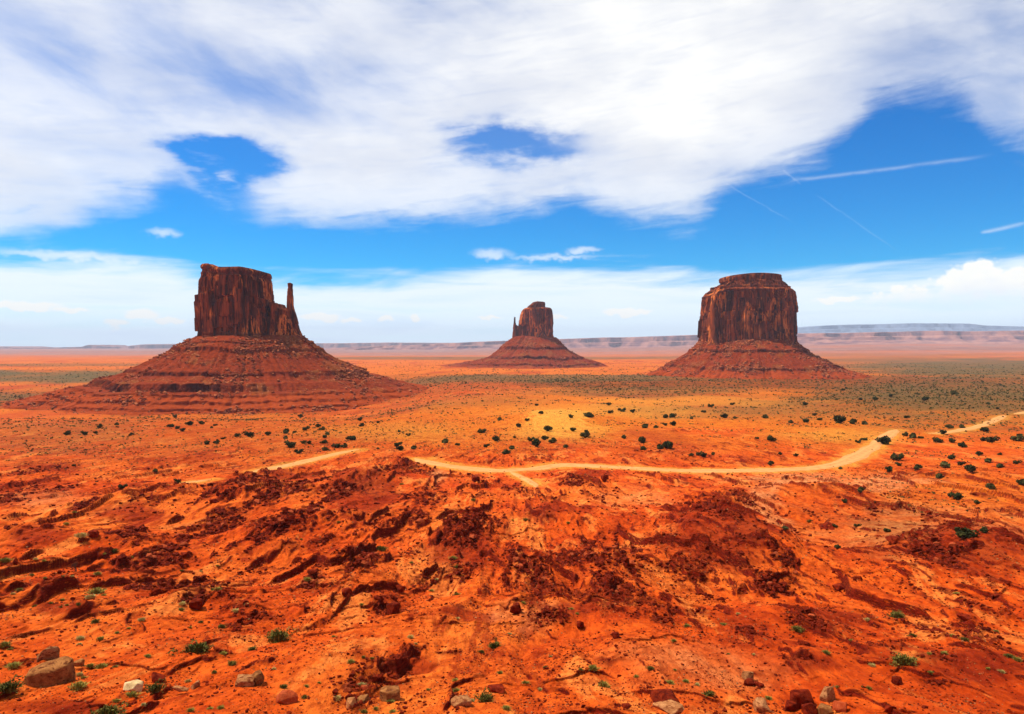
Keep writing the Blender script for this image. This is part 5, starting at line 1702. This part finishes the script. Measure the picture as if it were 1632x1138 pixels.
# dead shrub on the left sand
def dead_shrub():
    x, y, z = (float(a[0]) for a in place(122, 911))
    s = 24 / FPX * math.hypot(y, CAM_Z - z) / 2
    VV, FF = [], []
    r = random.Random(4)

    def limb(p, d, L, rad, depth):
        q = p + d * L
        n0 = len(VV)
        for c_, rr_ in ((p, rad), (q, rad * 0.6)):
            for k in range(5):
                a = k * 2 * PI / 5
                VV.append((c_.x + math.cos(a) * rr_, c_.y + math.sin(a) * rr_, c_.z))
        for k in range(5):
            A, B = n0 + k, n0 + (k + 1) % 5
            FF.append((A, B, B + 5)); FF.append((A, B + 5, A + 5))
        if depth:
            for _ in range(3):
                nd = (d + Vector((r.uniform(-.8, .8), r.uniform(-.8, .8), r.uniform(-.2, .6)))).normalized()
                limb(q, nd, L * r.uniform(.6, .85), rad * 0.6, depth - 1)
    for _ in range(4):
        limb(Vector((0, 0, -0.1)), Vector((r.uniform(-.8, .8), r.uniform(-.5, .5), 1)).normalized(), 0.5 * s, 0.06 * s, 3)
    o = mesh_obj('dead_shrub', np.array(VV), np.array(FF), M_WOOD, loc=(x, y, z))
    tag(o, 'leafless dark shrub with forked twigs on the bare sand at left', 'shrub')


dead_shrub()


# scrub nobody could count: tiny plants over the flats
def scatter_scrub():
    r = np.random.default_rng(91)
    N = 70000
    a = r.uniform(-0.66, 0.66, N)
    d = np.exp(r.uniform(math.log(230), math.log(5200), N))
    x, y = np.sin(a) * d, np.cos(a) * d
    n1 = fbm(x / 40, y / 55, 3, 61)
    n2 = fbm(x / 300, y / 400, 2, 62)
    ol = grid_at(OLIVE, x, y); br = grid_at(BROWN, x, y); rd = grid_at(ROAD, x, y)
    lat = x / y
    p = 0.75 * sstep(d, 330, 450) * sstep(n1 + 0.4 * n2, -0.2, 0.6) + 0.5 * ol + 0.3 * br
    p += 0.40 * sstep(lat, 0.33, 0.42) * bump(d, 225, 240, 330, 400) * sstep(n1, -0.2, 0.5)
    p += 0.10 * bump(d, 230, 260, 360, 420) * sstep(n1, 0.1, 0.6)
    p *= (1 - sstep(rd, 0.02, 0.2)) * (1 - 0.9 * sstep(grid_at(SAND, x, y), 0.4, 0.8))
    p += 0.35 * sstep(lat, 0.28, 0.40) * bump(d, 380, 460, 1100, 1500) * sstep(n1, -0.3, 0.4)
    k = r.random(N) < p
    x, y, d = x[k], y[k], d[k]
    s = (0.28 + 0.55 * r.random(len(x)) ** 2) * np.clip(d / 420, 0.8, 4.5)
    z = land(x, y)
    T = [leaf_cloud(300 + i, 16, 0.45, 4, 0.7) for i in range(5)]
    m = r.random(len(x)) < 0.65
    V, F = merge(T, x[m], y[m], z[m], s[m], 92, (0.7, 1.0), 0.05)
    tag(mesh_obj('scrub', V, F, M_SAGE, smooth=False), kind='stuff')
    m = ~m
    V, F = merge(T, x[m], y[m], z[m], s[m], 93, (0.7, 1.1), 0.05)
    tag(mesh_obj('scrub', V, F, M_JUNIPER, smooth=False), kind='stuff')


scatter_scrub()

# ------------------------------------------------------------------ haze
def build_haze():
    lo = float(TZ.min()) - 1.0
    x0, x1, y0, y1, z0, z1 = -47000, 47000, -47000, 47500, min(lo, -70) - 60, 1080
    V = np.array([(x, y, z) for z in (z0, z1) for y in (y0, y1) for x in (x0, x1)], float)
    F = np.array([(0, 2, 3, 1), (4, 5, 7, 6), (0, 1, 5, 4), (2, 6, 7, 3), (0, 4, 6, 2), (1, 3, 7, 5)])
    m = bpy.data.materials.new('haze')
    m.use_nodes = True
    t = m.node_tree
    t.nodes.clear()
    out = t.nodes.new('ShaderNodeOutputMaterial')
    v = t.nodes.new('ShaderNodeVolumePrincipled')
    v.inputs['Color'].default_value = (0.74, 0.82, 1.0, 1)
    v.inputs['Density'].default_value = 2.2e-5
    v.inputs['Anisotropy'].default_value = 0.0
    t.links.new(v.outputs[0], out.inputs['Volume'])
    o = mesh_obj('haze', V, F, m, smooth=False)
    tag(o, kind='stuff')


build_haze()
